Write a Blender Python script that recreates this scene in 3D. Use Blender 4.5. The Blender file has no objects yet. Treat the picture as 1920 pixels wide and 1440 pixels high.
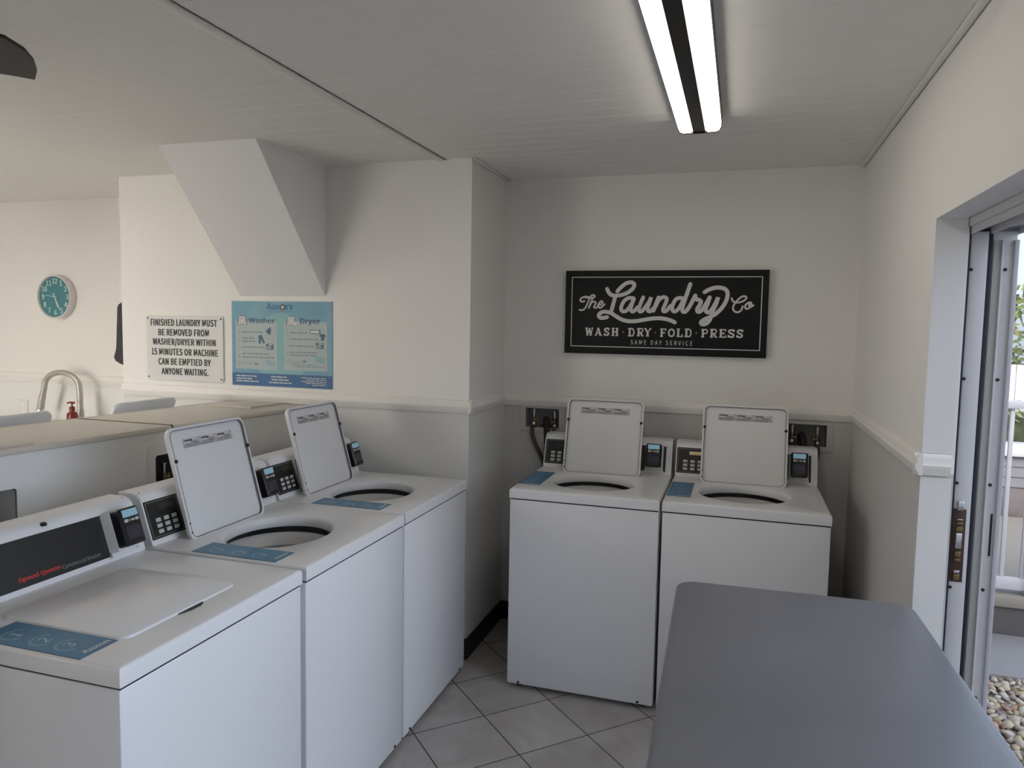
import bpy, bmesh, math, random
from mathutils import Vector, Matrix
random.seed(7)
S = bpy.context.scene
COL = S.collection
PI = math.pi

# ------------------------------------------------------------------ camera
cam_d = bpy.data.cameras.new('camera')
cam = bpy.data.objects.new('camera', cam_d); COL.objects.link(cam)
S.camera = cam
cam_d.sensor_fit = 'HORIZONTAL'; cam_d.sensor_width = 36.0
cam_d.lens = 1369.99 / 1920 * 36.0
cam_d.clip_start = 0.02
_y, _p, _r = math.radians(17.2842), math.radians(-4.5115), math.radians(1.0205)
fwd = Vector((-math.sin(_y)*math.cos(_p), math.cos(_y)*math.cos(_p), math.sin(_p)))
rgt = Vector((math.cos(_y), math.sin(_y), 0)); upv = rgt.cross(fwd)
r2 = rgt*math.cos(_r) + upv*math.sin(_r); u2 = -rgt*math.sin(_r) + upv*math.cos(_r)
M3 = Matrix((r2, u2, -fwd)).transposed()
cam.matrix_world = Matrix.Translation((0, 0, 1.6168)) @ M3.to_4x4()

# ------------------------------------------------------------------ sky and exposure
W_STRENGTH = 1.0
world = bpy.data.worlds.new('sky'); S.world = world; world.use_nodes = True
wn = world.node_tree.nodes; wl = world.node_tree.links; wn.clear()
w_out = wn.new('ShaderNodeOutputWorld'); w_bg = wn.new('ShaderNodeBackground')
sky = wn.new('ShaderNodeTexSky'); sky.sky_type = 'NISHITA'; sky.sun_disc = False
sky.sun_elevation = math.radians(38); sky.sun_rotation = math.radians(200); sky.air_density = 1.0; sky.dust_density = 3.0
# sky with added glows: a cool one straight out through the sliding door, a warm one towards an unseen, assumed doorway behind the camera
SKY_BASE, COOL, WARM = 0.25, 3.95, 11.5
tc = wn.new('ShaderNodeTexCoord')
def glow(direction, power, gain):
    d = wn.new('ShaderNodeVectorMath'); d.operation = 'DOT_PRODUCT'; wl.new(tc.outputs['Generated'], d.inputs[0]); d.inputs[1].default_value = Vector(direction).normalized()
    m = wn.new('ShaderNodeMath'); m.operation = 'MAXIMUM'; wl.new(d.outputs['Value'], m.inputs[0]); m.inputs[1].default_value = 0
    p = wn.new('ShaderNodeMath'); p.operation = 'POWER'; wl.new(m.outputs[0], p.inputs[0]); p.inputs[1].default_value = power
    g = wn.new('ShaderNodeMath'); g.operation = 'MULTIPLY'; wl.new(p.outputs[0], g.inputs[0]); g.inputs[1].default_value = gain
    return g
def tint(value, col):
    m = wn.new('ShaderNodeVectorMath'); m.operation = 'SCALE'; m.inputs[0].default_value = col; wl.new(value.outputs[0], m.inputs['Scale']); return m
def plus(a, b):
    m = wn.new('ShaderNodeVectorMath'); m.operation = 'ADD'; wl.new(a, m.inputs[0]); wl.new(b, m.inputs[1]); return m.outputs[0]
g1 = tint(glow((.93, .12, .17), 2.5, COOL), (.70, .81, 1.0)); g2 = tint(glow((-.33, -.91, .18), 3.0, WARM), (1.0, .95, .86))
hz = wn.new('ShaderNodeVectorMath'); hz.operation = 'SCALE'; wl.new(sky.outputs[0], hz.inputs[0]); hz.inputs['Scale'].default_value = .12
bs = wn.new('ShaderNodeVectorMath'); bs.operation = 'ADD'; wl.new(hz.outputs[0], bs.inputs[0]); bs.inputs[1].default_value = (SKY_BASE*.8, SKY_BASE*.9, SKY_BASE)
wl.new(plus(plus(bs.outputs[0], g1.outputs[0]), g2.outputs[0]), w_bg.inputs[0]); w_bg.inputs[1].default_value = 1.0
wl.new(w_bg.outputs[0], w_out.inputs[0])
vs = S.view_settings
vs.view_transform = 'Standard'; vs.look = 'None'; vs.gamma = 1.0; vs.use_curve_mapping = False
vs.exposure = 0.0
LAMP_STRENGTH = 8.0       # lens emission of the strip lamp in view
LAMP_FILL = 30.0          # lens emission of the unseen lamp added as fill over the sink side

# ------------------------------------------------------------------ materials
def mat(name, col, rough=0.5, metal=0.0, spec=0.5, emit=None, estr=0.0, bump=None, var=None, coat=0.0):
    """bump=(scale, distance); var=(scale, other colour, low, high)"""
    m = bpy.data.materials.new(name); m.use_nodes = True
    nt = m.node_tree; b = nt.nodes['Principled BSDF']
    b.inputs['Base Color'].default_value = (*col, 1); b.inputs['Roughness'].default_value = rough
    b.inputs['Metallic'].default_value = metal; b.inputs['Specular IOR Level'].default_value = spec
    b.inputs['Coat Weight'].default_value = coat
    if emit: b.inputs['Emission Color'].default_value = (*emit, 1); b.inputs['Emission Strength'].default_value = estr
    if bump or var:
        g = nt.nodes.new('ShaderNodeNewGeometry')
    if var:
        n = nt.nodes.new('ShaderNodeTexNoise'); n.inputs['Scale'].default_value = var[0]; n.inputs['Detail'].default_value = 5
        nt.links.new(g.outputs['Position'], n.inputs['Vector'])
        r = nt.nodes.new('ShaderNodeValToRGB'); r.color_ramp.elements[0].position = var[2]; r.color_ramp.elements[1].position = var[3]
        r.color_ramp.elements[0].color = (*col, 1); r.color_ramp.elements[1].color = (*var[1], 1)
        nt.links.new(n.outputs['Fac'], r.inputs[0]); nt.links.new(r.outputs[0], b.inputs['Base Color'])
    if bump:
        n = nt.nodes.new('ShaderNodeTexNoise'); n.inputs['Scale'].default_value = bump[0]; n.inputs['Detail'].default_value = 3
        nt.links.new(g.outputs['Position'], n.inputs['Vector'])
        k = nt.nodes.new('ShaderNodeBump'); k.inputs['Distance'].default_value = bump[1]; k.inputs['Strength'].default_value = 0.5
        nt.links.new(n.outputs['Fac'], k.inputs['Height']); nt.links.new(k.outputs[0], b.inputs['Normal'])
    return m

def wall_mat(name, up, low, zsplit):
    """two paints: one above the chair rail, one below it"""
    m = mat(name, up, 0.6, bump=(90, 0.0015), spec=0.3)
    nt = m.node_tree; b = nt.nodes['Principled BSDF']
    g = nt.nodes.new('ShaderNodeNewGeometry'); s = nt.nodes.new('ShaderNodeSeparateXYZ'); nt.links.new(g.outputs['Position'], s.inputs[0])
    c = nt.nodes.new('ShaderNodeMath'); c.operation = 'GREATER_THAN'; c.inputs[1].default_value = zsplit
    nt.links.new(s.outputs[2], c.inputs[0])
    x = nt.nodes.new('ShaderNodeMix'); x.data_type = 'RGBA'; x.inputs[6].default_value = (*low, 1); x.inputs[7].default_value = (*up, 1)
    nt.links.new(c.outputs[0], x.inputs[0]); nt.links.new(x.outputs[2], b.inputs['Base Color'])
    return m

def tile_mat():
    m = mat('floor_tile', (0.5, 0.47, 0.44), 0.45, spec=0.35)
    nt = m.node_tree; b = nt.nodes['Principled BSDF']; N = nt.nodes.new; L = nt.links.new
    g = N('ShaderNodeNewGeometry')
    ts = 0.3082; c = math.sqrt(.5); T = (-0.9547, 2.7616)
    outs = []; cells = []
    for (ax, ay) in ((c, -c), (c, c)):
        d = N('ShaderNodeVectorMath'); d.operation = 'DOT_PRODUCT'; L(g.outputs['Position'], d.inputs[0]); d.inputs[1].default_value = (ax/ts, ay/ts, 0)
        a = N('ShaderNodeMath'); a.operation = 'ADD'; L(d.outputs['Value'], a.inputs[0]); a.inputs[1].default_value = 100 - (T[0]*ax + T[1]*ay)/ts
        f = N('ShaderNodeMath'); f.operation = 'FRACT'; L(a.outputs[0], f.inputs[0])
        fl = N('ShaderNodeMath'); fl.operation = 'FLOOR'; L(a.outputs[0], fl.inputs[0]); cells.append(fl)
        s = N('ShaderNodeMath'); s.operation = 'SUBTRACT'; L(f.outputs[0], s.inputs[0]); s.inputs[1].default_value = .5
        ab = N('ShaderNodeMath'); ab.operation = 'ABSOLUTE'; L(s.outputs[0], ab.inputs[0])
        k = N('ShaderNodeMath'); k.operation = 'GREATER_THAN'; L(ab.outputs[0], k.inputs[0]); k.inputs[1].default_value = .5 - .0075
        outs.append(k)
    mx = N('ShaderNodeMath'); mx.operation = 'MAXIMUM'; L(outs[0].outputs[0], mx.inputs[0]); L(outs[1].outputs[0], mx.inputs[1])
    cv = N('ShaderNodeCombineXYZ'); L(cells[0].outputs[0], cv.inputs[0]); L(cells[1].outputs[0], cv.inputs[1])
    wn_ = N('ShaderNodeTexWhiteNoise'); L(cv.outputs[0], wn_.inputs['Vector'])
    n1 = N('ShaderNodeTexNoise'); n1.inputs['Scale'].default_value = 5; n1.inputs['Detail'].default_value = 8; n1.inputs['Distortion'].default_value = 1.2
    L(g.outputs['Position'], n1.inputs['Vector'])
    r = N('ShaderNodeValToRGB'); e = r.color_ramp.elements
    e[0].position = .30; e[0].color = (.38, .345, .32, 1); e[1].position = .62; e[1].color = (.47, .445, .43, 1)
    L(n1.outputs['Fac'], r.inputs[0])
    hv = N('ShaderNodeHueSaturation'); L(r.outputs[0], hv.inputs['Color'])
    mr = N('ShaderNodeMapRange'); mr.inputs[3].default_value = .93; mr.inputs[4].default_value = 1.06; L(wn_.outputs['Value'], mr.inputs[0]); L(mr.outputs[0], hv.inputs['Value'])
    x = N('ShaderNodeMix'); x.data_type = 'RGBA'; L(mx.outputs[0], x.inputs[0]); L(hv.outputs[0], x.inputs[6]); x.inputs[7].default_value = (.045, .035, .03, 1)
    L(x.outputs[2], b.inputs['Base Color'])
    inv = N('ShaderNodeMath'); inv.operation = 'SUBTRACT'; inv.inputs[0].default_value = 1; L(mx.outputs[0], inv.inputs[1])
    bp = N('ShaderNodeBump'); bp.inputs['Distance'].default_value = .002; L(inv.outputs[0], bp.inputs['Height']); L(bp.outputs[0], b.inputs['Normal'])
    return m

def island_mat(name, cols, rough=.7):
    m = mat(name, cols[0], rough)
    nt = m.node_tree; b = nt.nodes['Principled BSDF']
    g = nt.nodes.new('ShaderNodeNewGeometry'); r = nt.nodes.new('ShaderNodeValToRGB'); r.color_ramp.interpolation = 'CONSTANT'
    e = r.color_ramp.elements
    while len(e) < len(cols): e.new(.5)
    for i, c in enumerate(cols): e[i].position = i/len(cols); e[i].color = (*c, 1)
    nt.links.new(g.outputs['Random Per Island'], r.inputs[0]); nt.links.new(r.outputs[0], b.inputs['Base Color'])
    return m

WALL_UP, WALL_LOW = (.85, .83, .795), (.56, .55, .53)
M = dict(
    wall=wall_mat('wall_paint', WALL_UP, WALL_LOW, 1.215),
    half=mat('half_wall_paint', (.86, .855, .835), .55, spec=.3, bump=(90, .0015)),
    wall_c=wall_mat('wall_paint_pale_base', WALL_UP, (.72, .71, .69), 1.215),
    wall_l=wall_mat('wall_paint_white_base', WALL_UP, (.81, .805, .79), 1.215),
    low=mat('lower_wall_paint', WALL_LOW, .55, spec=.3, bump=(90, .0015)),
    soffit=mat('soffit_paint', (.84, .835, .83), .6, spec=.3, bump=(90, .0015)),
    ceil=mat('ceiling_paint', (.87, .855, .82), .55, spec=.3),
    trim=mat('trim_paint', (.85, .83, .79), .4, spec=.4),
    jamb=mat('jamb_paint', (.80, .79, .785), .5, spec=.35),
    tile=tile_mat(),
    cove=mat('black_vinyl', (.012, .012, .013), .5),
    lam=mat('cream_laminate', (.66, .61, .525), .38, var=(3, (.70, .65, .565), .35, .65)),
    enamel=mat('white_enamel', (.80, .80, .815), .28, spec=.5, bump=(60, .0002)),
    lidin=mat('lid_underside_enamel', (.79, .785, .79), .38, spec=.45),
    plast=mat('white_plastic', (.78, .775, .75), .4),
    steel=mat('brushed_steel', (.52, .50, .45), .48, .8),
    chrome=mat('chrome', (.75, .75, .76), .15, 1.0),
    brass=mat('dull_brass', (.25, .20, .11), .4, 1.0),
    tub=mat('tub_plastic', (.62, .61, .59), .35),
    drum=mat('drum_enamel', (.34, .335, .33), .4),
    black=mat('black_plastic', (.012, .012, .013), .35),
    rubber=mat('black_rubber', (.015, .014, .013), .6),
    hose=mat('braided_hose', (.06, .055, .05), .5, bump=(900, .001)),
    panel=mat('black_panel', (.014, .014, .014), .42),
    pline=mat('panel_line', (.42, .42, .40), .5),
    key=mat('key_white', (.55, .54, .50), .5),
    kdisp=mat('dim_display', (.035, .037, .032), .3),
    kamber=mat('amber_display', (.45, .36, .2), .4, emit=(1.0, .72, .38), estr=.12),
    screen=mat('reader_screen', (.20, .34, .42), .3, emit=(.35, .62, .80), estr=.22),
    rwin=mat('reader_window', (.03, .028, .05), .08, spec=.8),
    red=mat('red_lettering', (.52, .03, .022), .5),
    greyink=mat('grey_lettering', (.28, .28, .28), .5),
    decal=mat('blue_decal', (.062, .185, .33), .35, var=(14, (.075, .22, .37), .35, .7)),
    decal2=mat('light_blue_ink', (.17, .36, .48), .4),
    decalw=mat('white_ink', (.55, .62, .66), .4),
    decaledge=mat('decal_edge', (.03, .06, .10), .4),
    label=mat('caution_label', (.42, .40, .40), .6, var=(160, (.55, .54, .54), .4, .6)),
    labelw=mat('label_white', (.66, .65, .65), .6),
    labeld=mat('label_ink', (.10, .09, .10), .6),
    signblack=mat('sign_black', (.0085, .0085, .0085), .6, spec=.3),
    signwhite=mat('sign_lettering', (.70, .685, .66), .6),
    aluminium=mat('white_sign_metal', (.70, .70, .685), .4),
    ink=mat('black_ink', (.02, .02, .02), .5),
    teal=mat('clock_teal', (.062, .225, .26), .5),
    clockrim=mat('clock_rim', (.74, .71, .72), .4),
    clocknum=mat('clock_numerals', (.55, .68, .68), .5),
    post_bg=mat('poster_teal', (.145, .335, .45), .5, var=(5, (.21, .41, .50), .35, .7)),
    post_navy=mat('poster_navy', (.028, .125, .30), .5),
    post_card=mat('poster_card', (.40, .475, .48), .5),
    post_ink=mat('poster_ink', (.05, .11, .20), .5),
    post_grey=mat('poster_grey_ink', (.20, .26, .29), .5),
    post_cyan=mat('poster_cyan', (.02, .20, .38), .5),
    post_white=mat('poster_white', (.62, .62, .60), .5),
    post_glow=mat('poster_pale_teal', (.22, .45, .47), .5),
    post_lite=mat('poster_mint', (.25, .43, .47), .5),
    table=mat('grey_blow_moulded', (.150, .149, .163), .32, spec=.5, bump=(350, .0006), var=(4, (.168, .166, .180), .4, .7)),
    tleg=mat('grey_metal', (.25, .25, .26), .4, .6),
    bronze=mat('bronze_metal', (.022, .019, .017), .35, .7),
    lens=mat('lamp_lens', (.9, .88, .84), .4, emit=(1.0, .93, .83), estr=LAMP_STRENGTH),
    lens_fill=mat('fill_lamp_lens', (.9, .88, .84), .4, emit=(1.0, .945, .86), estr=LAMP_FILL),
    fan=mat('fan_black', (.012, .012, .010), .45),
    vinyl=mat('white_aluminium', (.60, .60, .62), .42, spec=.45),
    vinyl2=mat('grey_aluminium', (.40, .42, .43), .4, spec=.45),
    shadow_gap=mat('lid_shadow_line', (.20, .20, .205), .6),
    gap=mat('dark_gap', (.01, .009, .02), .6),
    latch=mat('brown_lock_body', (.055, .022, .014), .5),
    soap=mat('red_soap', (.19, .022, .016), .25),
    boxgrey=mat('outlet_box', (.30, .29, .28), .5),
    boxdark=mat('outlet_box_shadow_grey', (.13, .13, .125), .5),
    disp=mat('dark_dispenser', (.022, .020, .026), .35),
    concrete=mat('concrete', (.24, .24, .25), .8, bump=(60, .003), var=(2, (.28, .28, .29), .3, .7)),
    bounce_slab=mat('pale_bounce', (.80, .77, .70), .8, bump=(60, .003)),  # kept near white so the added slabs reflect light indoors
    riser=mat('dark_fascia', (.085, .08, .085), .7),
    tan=mat('tan_fascia', (.25, .23, .205), .7),
    rail=mat('white_rail', (.50, .50, .55), .45),
    pebble=island_mat('pebbles', [(.36, .31, .25), (.44, .39, .33), (.25, .19, .14), (.40, .32, .21), (.50, .46, .42), (.30, .265, .24), (.34, .22, .16), (.43, .36, .26)]),
    gravel=mat('gravel_bed', (.16, .13, .11), .9, var=(60, (.33, .28, .24), .4, .6), bump=(60, .02)),
    siding=mat('pale_siding', (.17, .165, .195), .7),
    fence=mat('white_fence', (.46, .46, .49), .6),
    hedge=mat('hedge_green', (.025, .035, .02), .9, var=(14, (.05, .06, .03), .4, .6)),
    brick=mat('pinkish_brick', (.115, .098, .108), .8, var=(9, (.15, .128, .135), .4, .6)),
    glass=mat('dark_glass', (.03, .045, .05), .08, spec=.8),
    leaf=island_mat('leaves', [(.07, .10, .035), (.11, .14, .045), (.05, .075, .03), (.15, .155, .06)]),
    bark=mat('bark', (.12, .09, .06), .9),
    pane=mat('window_glass', (.9, .95, .95), .02),
)
_b = M['pane'].node_tree.nodes['Principled BSDF']; _b.inputs['Transmission Weight'].default_value = 1.0; _b.inputs['IOR'].default_value = 1.1

# ------------------------------------------------------------------ mesh builder
class MB:
    """collects shapes for ONE mesh object"""
    def __init__(s): s.bm = bmesh.new(); s.mi = 0
    def _add(s, verts, faces, mi=None):
        vs_ = [s.bm.verts.new(v) for v in verts]; out = []
        for f in faces:
            try:
                fc = s.bm.faces.new([vs_[i] for i in f]); fc.material_index = s.mi if mi is None else mi; out.append(fc)
            except ValueError: pass
        return vs_, out
    def box(s, a, b, bev=0, seg=2, mi=None):
        x0, x1 = sorted((a[0], b[0])); y0, y1 = sorted((a[1], b[1])); z0, z1 = sorted((a[2], b[2]))
        v = [(x0,y0,z0),(x1,y0,z0),(x1,y1,z0),(x0,y1,z0),(x0,y0,z1),(x1,y0,z1),(x1,y1,z1),(x0,y1,z1)]
        f = [(0,3,2,1),(4,5,6,7),(0,1,5,4),(1,2,6,5),(2,3,7,6),(3,0,4,7)]
        vv, ff = s._add(v, f, mi)
        if bev:
            ee = set(e for q in ff for e in q.edges)
            bmesh.ops.bevel(s.bm, geom=list(ee), offset=bev, segments=seg, profile=.5, affect='EDGES', clamp_overlap=True)
        return s
    def prism(s, poly, fn, t0, t1, mi=None):
        """poly: 2D outline; fn(p, q, t) -> 3D; extruded from t0 to t1"""
        n = len(poly)
        v = [fn(p, q, t0) for p, q in poly] + [fn(p, q, t1) for p, q in poly]
        f = [tuple(range(n-1, -1, -1)), tuple(range(n, 2*n))] + [(i, (i+1) % n, n+(i+1) % n, n+i) for i in range(n)]
        s._add(v, f, mi); return s
    def loops(s, loops, cap0=False, cap1=False, mi=None, closed=True):
        n = len(loops[0]); v = [p for l in loops for p in l]; f = []
        for k in range(len(loops)-1):
            for i in range(n if closed else n-1):
                j = (i+1) % n; f.append((k*n+i, k*n+j, (k+1)*n+j, (k+1)*n+i))
        if cap0: f.append(tuple(range(n-1, -1, -1)))
        if cap1: f.append(tuple((len(loops)-1)*n+i for i in range(n)))
        s._add(v, f, mi); return s
    def lathe(s, prof, c=(0,0,0), ax='z', n=32, mi=None, cap0=True, cap1=True):
        L = []
        for r, h in prof:
            l = []
            for i in range(n):
                a = 2*PI*i/n; x, y = r*math.cos(a), r*math.sin(a)
                p = {'z': (x, y, h), 'y': (x, h, -y), 'x': (h, x, y)}[ax]
                l.append((c[0]+p[0], c[1]+p[1], c[2]+p[2]))
            L.append(l)
        return s.loops(L, cap0, cap1, mi)
    def tube(s, pts, r, n=12, mi=None, caps=True):
        pts = [Vector(p) for p in pts]; L = []; up = None
        for i, p in enumerate(pts):
            t = (pts[min(i+1, len(pts)-1)] - pts[max(i-1, 0)]).normalized()
            if up is None: up = t.orthogonal().normalized()
            up = (up - t*up.dot(t)).normalized(); sd = t.cross(up)
            rr = r[i] if isinstance(r, (list, tuple)) else r
            L.append([p + (up*math.cos(2*PI*k/n) + sd*math.sin(2*PI*k/n))*rr for k in range(n)])
        return s.loops(L, caps, caps, mi)
    def build(s, name, m=None, parent=None, sharp=38, loc=None, rot=None):
        bmesh.ops.recalc_face_normals(s.bm, faces=s.bm.faces[:])
        lim = math.radians(sharp)
        for f in s.bm.faces: f.smooth = True
        for e in s.bm.edges:
            if len(e.link_faces) == 2:
                e.smooth = e.calc_face_angle(0) < lim and e.link_faces[0].material_index == e.link_faces[1].material_index
            else: e.smooth = False
        me = bpy.data.meshes.new(name); s.bm.to_mesh(me); s.bm.free()
        for k in (m if isinstance(m, (list, tuple)) else [m]):
            if k is not None: me.materials.append(M[k] if isinstance(k, str) else k)
        o = bpy.data.objects.new(name, me); COL.objects.link(o)
        if parent is not None: o.parent = parent
        if loc: o.location = loc
        if rot: o.rotation_euler = rot
        return o

def rrect(w, h, r, n=6, cx=0, cy=0):
    out = []
    for (sx, sy, a0) in ((1, 1, 0), (-1, 1, PI/2), (-1, -1, PI), (1, -1, 1.5*PI)):
        for i in range(n+1):
            a = a0 + PI/2*i/n
            out.append((cx + sx*(w/2-r) + r*math.cos(a), cy + sy*(h/2-r) + r*math.sin(a)))
    return out

def crom(pts, k=6):
    P = [Vector((*p, 0)) if len(p) == 2 else Vector(p) for p in pts]; out = []
    for i in range(len(P)-1):
        a, b, c, d = P[max(i-1, 0)], P[i], P[i+1], P[min(i+2, len(P)-1)]
        for j in range(k):
            t = j/k
            out.append(.5*((2*b) + (c-a)*t + (2*a-5*b+4*c-d)*t*t + (3*b-a-3*c+d)*t**3))
    out.append(P[-1]); return out

def ribbon(mb, pts, w, fn, t=.0008, round_=True, mi=None, rise=0.0):
    """flat stroke of width w and thickness t; fn(u, v, h) -> 3D"""
    P = [Vector((p[0], p[1])) for p in pts]; Lf, Rt = [], []
    for i, p in enumerate(P):
        d = (P[min(i+1, len(P)-1)] - P[max(i-1, 0)]); d.normalize()
        nrm = Vector((-d.y, d.x)); Lf.append(p + nrm*w/2); Rt.append(p - nrm*w/2)
    if round_:
        d0 = (P[0]-P[1]).normalized(); d1 = (P[-1]-P[-2]).normalized()
        def cap(c, d, k):
            a0 = math.atan2(d.y, d.x)
            return [c + Vector((math.cos(a0+x), math.sin(a0+x)))*w/2 for x in k]
        pts_ring0 = cap(P[0], d0, [PI/2*.66, PI/2*.33, 0, -PI/2*.33, -PI/2*.66])
        pts_ring1 = cap(P[-1], d1, [PI/2*.66, PI/2*.33, 0, -PI/2*.33, -PI/2*.66])
        mb._add([fn(q.x, q.y, t) for q in ([Rt[0]] + pts_ring0[::1] + [Lf[0]])][::1], [tuple(range(7))], mi)
        mb._add([fn(q.x, q.y, t+rise) for q in ([Lf[-1]] + pts_ring1 + [Rt[-1]])], [tuple(range(7))], mi)
    n = len(P); T_ = [t + rise*i/n for i in range(n)]; v = [fn(q.x, q.y, h) for q, h in zip(Lf, T_)] + [fn(q.x, q.y, h) for q, h in zip(Rt, T_)]
    mb._add(v, [(i, i+1, n+i+1, n+i) for i in range(n-1)], mi)
    # edge walls so that the stroke has thickness
    for side in (Lf, Rt):
        vv = [fn(q.x, q.y, h) for q, h in zip(side, T_)] + [fn(q.x, q.y, 0) for q in side]
        mb._add(vv, [(i, i+1, n+i+1, n+i) for i in range(n-1)], mi)

FONT = None
try:                                                    # the sans serif that ships inside Blender
    import os
    FONT = bpy.data.fonts.load(os.path.join(bpy.utils.system_resource('DATAFILES', path='fonts'), 'Noto Sans CJK Regular.woff2'))
except Exception: FONT = None
def text_into(mb, body, fn, box, bold=0.0, align='FIT', mi=None, h=.0006, res=3, spacing=1.0):
    """set text into box=(u0, v0, u1, v1); align FIT stretches, LEFT / CENTER keep the height and the letter shape"""
    cu = bpy.data.curves.new('lettering_curve', 'FONT'); cu.body = body; cu.resolution_u = res; cu.fill_mode = 'FRONT'
    if FONT: cu.font = FONT
    cu.space_character = spacing; bold *= .72; cu.offset = bold*.3
    ob = bpy.data.objects.new('lettering_curve', cu)
    me = bpy.data.meshes.new_from_object(ob)
    xs = [v.co.x for v in me.vertices]; ys = [v.co.y for v in me.vertices]
    if not xs: return
    x0, x1, y0, y1 = min(xs), max(xs), min(ys), max(ys)
    u0, v0, u1, v1 = box
    if align == 'FIT':
        sx = (u1-u0)/(x1-x0); sy = (v1-v0)/(y1-y0); ox, oy = u0 - x0*sx, v0 - y0*sy
    else:
        sy = (v1-v0)/(y1-y0); sx = min(sy, (u1-u0)/(x1-x0)); oy = v0 - y0*sy
        ox = u0 - x0*sx if align == 'LEFT' else (u0+u1)/2 - (x0+x1)/2*sx
    for j, dx in enumerate((0, -bold, bold) if bold else (0,)):      # heavier strokes: the outline set three times
        mb._add([fn(ox+(v.co.x+dx)*sx, oy+v.co.y*sy, h+.00005*j) for v in me.vertices], [tuple(p.vertices) for p in me.polygons], mi)
    bpy.data.meshes.remove(me); bpy.data.objects.remove(ob); bpy.data.curves.remove(cu)

# ------------------------------------------------------------------ naming
def thing(name, label, cat, loc=(0, 0, 0), rz=0, group=None):
    o = bpy.data.objects.new(name, None); COL.objects.link(o)
    o.empty_display_size = .1; o.location = loc; o.rotation_euler = (0, 0, rz)
    tag(o, label, cat, group); return o
def tag(o, label, cat, group=None, kind=None):
    o['label'] = label; o['category'] = cat
    if group: o['group'] = group
    if kind: o['kind'] = kind
    return o
def struct(o): o['kind'] = 'structure'; return o
def copy_tree(o, parent=None):
    c = o.copy(); COL.objects.link(c)
    if parent is not None: c.parent = parent
    for ch in list(o.children): copy_tree(ch, c)
    return c

# ================================================================== THE ROOM
D, XR, CZ, SY, SX0, SX1 = 3.753, .5155, 2.387, 3.22, -3.26, -1.213
XL, YF = -5.6, -1.3
GZ0 = -.2
DOOR0, DOOR1, DOORZ, WT = .15, 2.36, 1.945, .085

def cells(mb, us, vs_, holes, fn, mi=None):
    """wall of blocks on the grid us x vs_, leaving out holes (u0,u1,v0,v1); fn(u, v) -> (corner a, corner b)"""
    for i in range(len(us)-1):
        for j in range(len(vs_)-1):
            cu, cv = (us[i]+us[i+1])/2, (vs_[j]+vs_[j+1])/2
            if any(a < cu < b and c < cv < d for a, b, c, d in holes): continue
            a, b = fn(us[i], us[i+1], vs_[j], vs_[j+1]); mb.box(a, b, mi=mi)

struct(MB().box((XL-.1, YF-.1, -.12), (XR+WT, D+.1, 0)).build('floor', 'tile'))
# back wall with the two recesses of the washer outlet boxes
BOX_A = (-1.087, -.902, 1.079, 1.184); BOX_B = (.226, .411, 1.066, 1.173)
m = MB()
cells(m, [SX1-.02, BOX_A[0], BOX_A[1], BOX_B[0], BOX_B[1], XR+WT], [0, BOX_B[2], BOX_A[2], BOX_B[3], BOX_A[3], CZ], [BOX_A, BOX_B],
      lambda a, b, c, d: ((a, D, c), (b, D+.1, d)))
struct(m.build('wall_back', 'wall'))
struct(MB().box((XL-.1, D, 0), (SX1-.02, D+.1, CZ)).build('wall_back_left', 'wall_l'))
m = MB()
cells(m, [YF, -.9, 1.3, D], [0, .75, 2.1, CZ], [], lambda a, b, c, d: ((XL-.1, a, c), (XL, b, d)))
struct(m.build('wall_left', 'wall_l'))
struct(MB().box((-12, -9, GZ0), (XR, YF-.12, GZ0+.1)).build('bounce_slab', 'bounce_slab')); struct(MB().box((-12, YF-.12, GZ0), (XL-.12, 6, GZ0+.1)).build('bounce_slab_side', 'bounce_slab'))  # unseen pale slabs, added to bounce light up onto the left ceiling
m = MB()
cells(m, [XL-.1, -5.4, -3.8, XR+WT], [0, 2.05, CZ], [(-5.4, -3.8, -1, 2.05)], lambda a, b, c, d: ((a, YF-.1, c), (b, YF, d)))  # unseen opening, assumed so that warm light reaches the sink side
struct(m.build('wall_front', 'wall_l'))
m = MB()
cells(m, [YF, DOOR0, DOOR1, D], [0, DOORZ, CZ], [(DOOR0, DOOR1, -1, DOORZ)], lambda a, b, c, d: ((XR, a, c), (XR+WT, b, d)))
struct(m.build('wall_right', 'wall'))
struct(MB().box((XR+WT, YF-.1, GZ0), (4.6, YF, 4.6)).build('wall_glow_block', 'wall'))  # unseen wall, added only to keep sky glow off the jamb and porch
# boxed-out wall that carries the notices
struct(MB().box((SX0, SY, 0), (SX1, D, CZ)).build('wall_centre', 'wall_c'))
# sloped bulkhead on it, below the ceiling
m = MB()
m.prism([(SY, 1.748), (SY, CZ), (2.678, CZ)], lambda p, q, t: (t, p, q), -2.487, -1.984)
struct(m.build('soffit', 'soffit'))

# beadboard ceiling: planks run across the room, a vee groove every 10 cm, an open joint beside the strip
m = MB(); P = .1
for x0, x1 in ((XL-.1, -1.389), (-1.343, XR+WT)):
    prof = []; y = YF - .1 + .015
    while y < D + .1:
        prof += [(y, CZ), (y+P-.0065, CZ), (y+P-.0038, CZ+.0013), (y+P-.0027, CZ+.0013)]; y += P
    prof += [(y, CZ), (y, CZ+.05), (YF-.1, CZ+.05), (YF-.1, CZ)]
    m.prism(prof, lambda p, q, t: (t, p, q), x0, x1)
struct(m.build('ceiling', 'ceil', sharp=8))
struct(MB().box((XL-.2, YF-.2, CZ+.06), (XR+WT+.5, D+.2, CZ+.16)).build('roof', 'low'))
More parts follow.
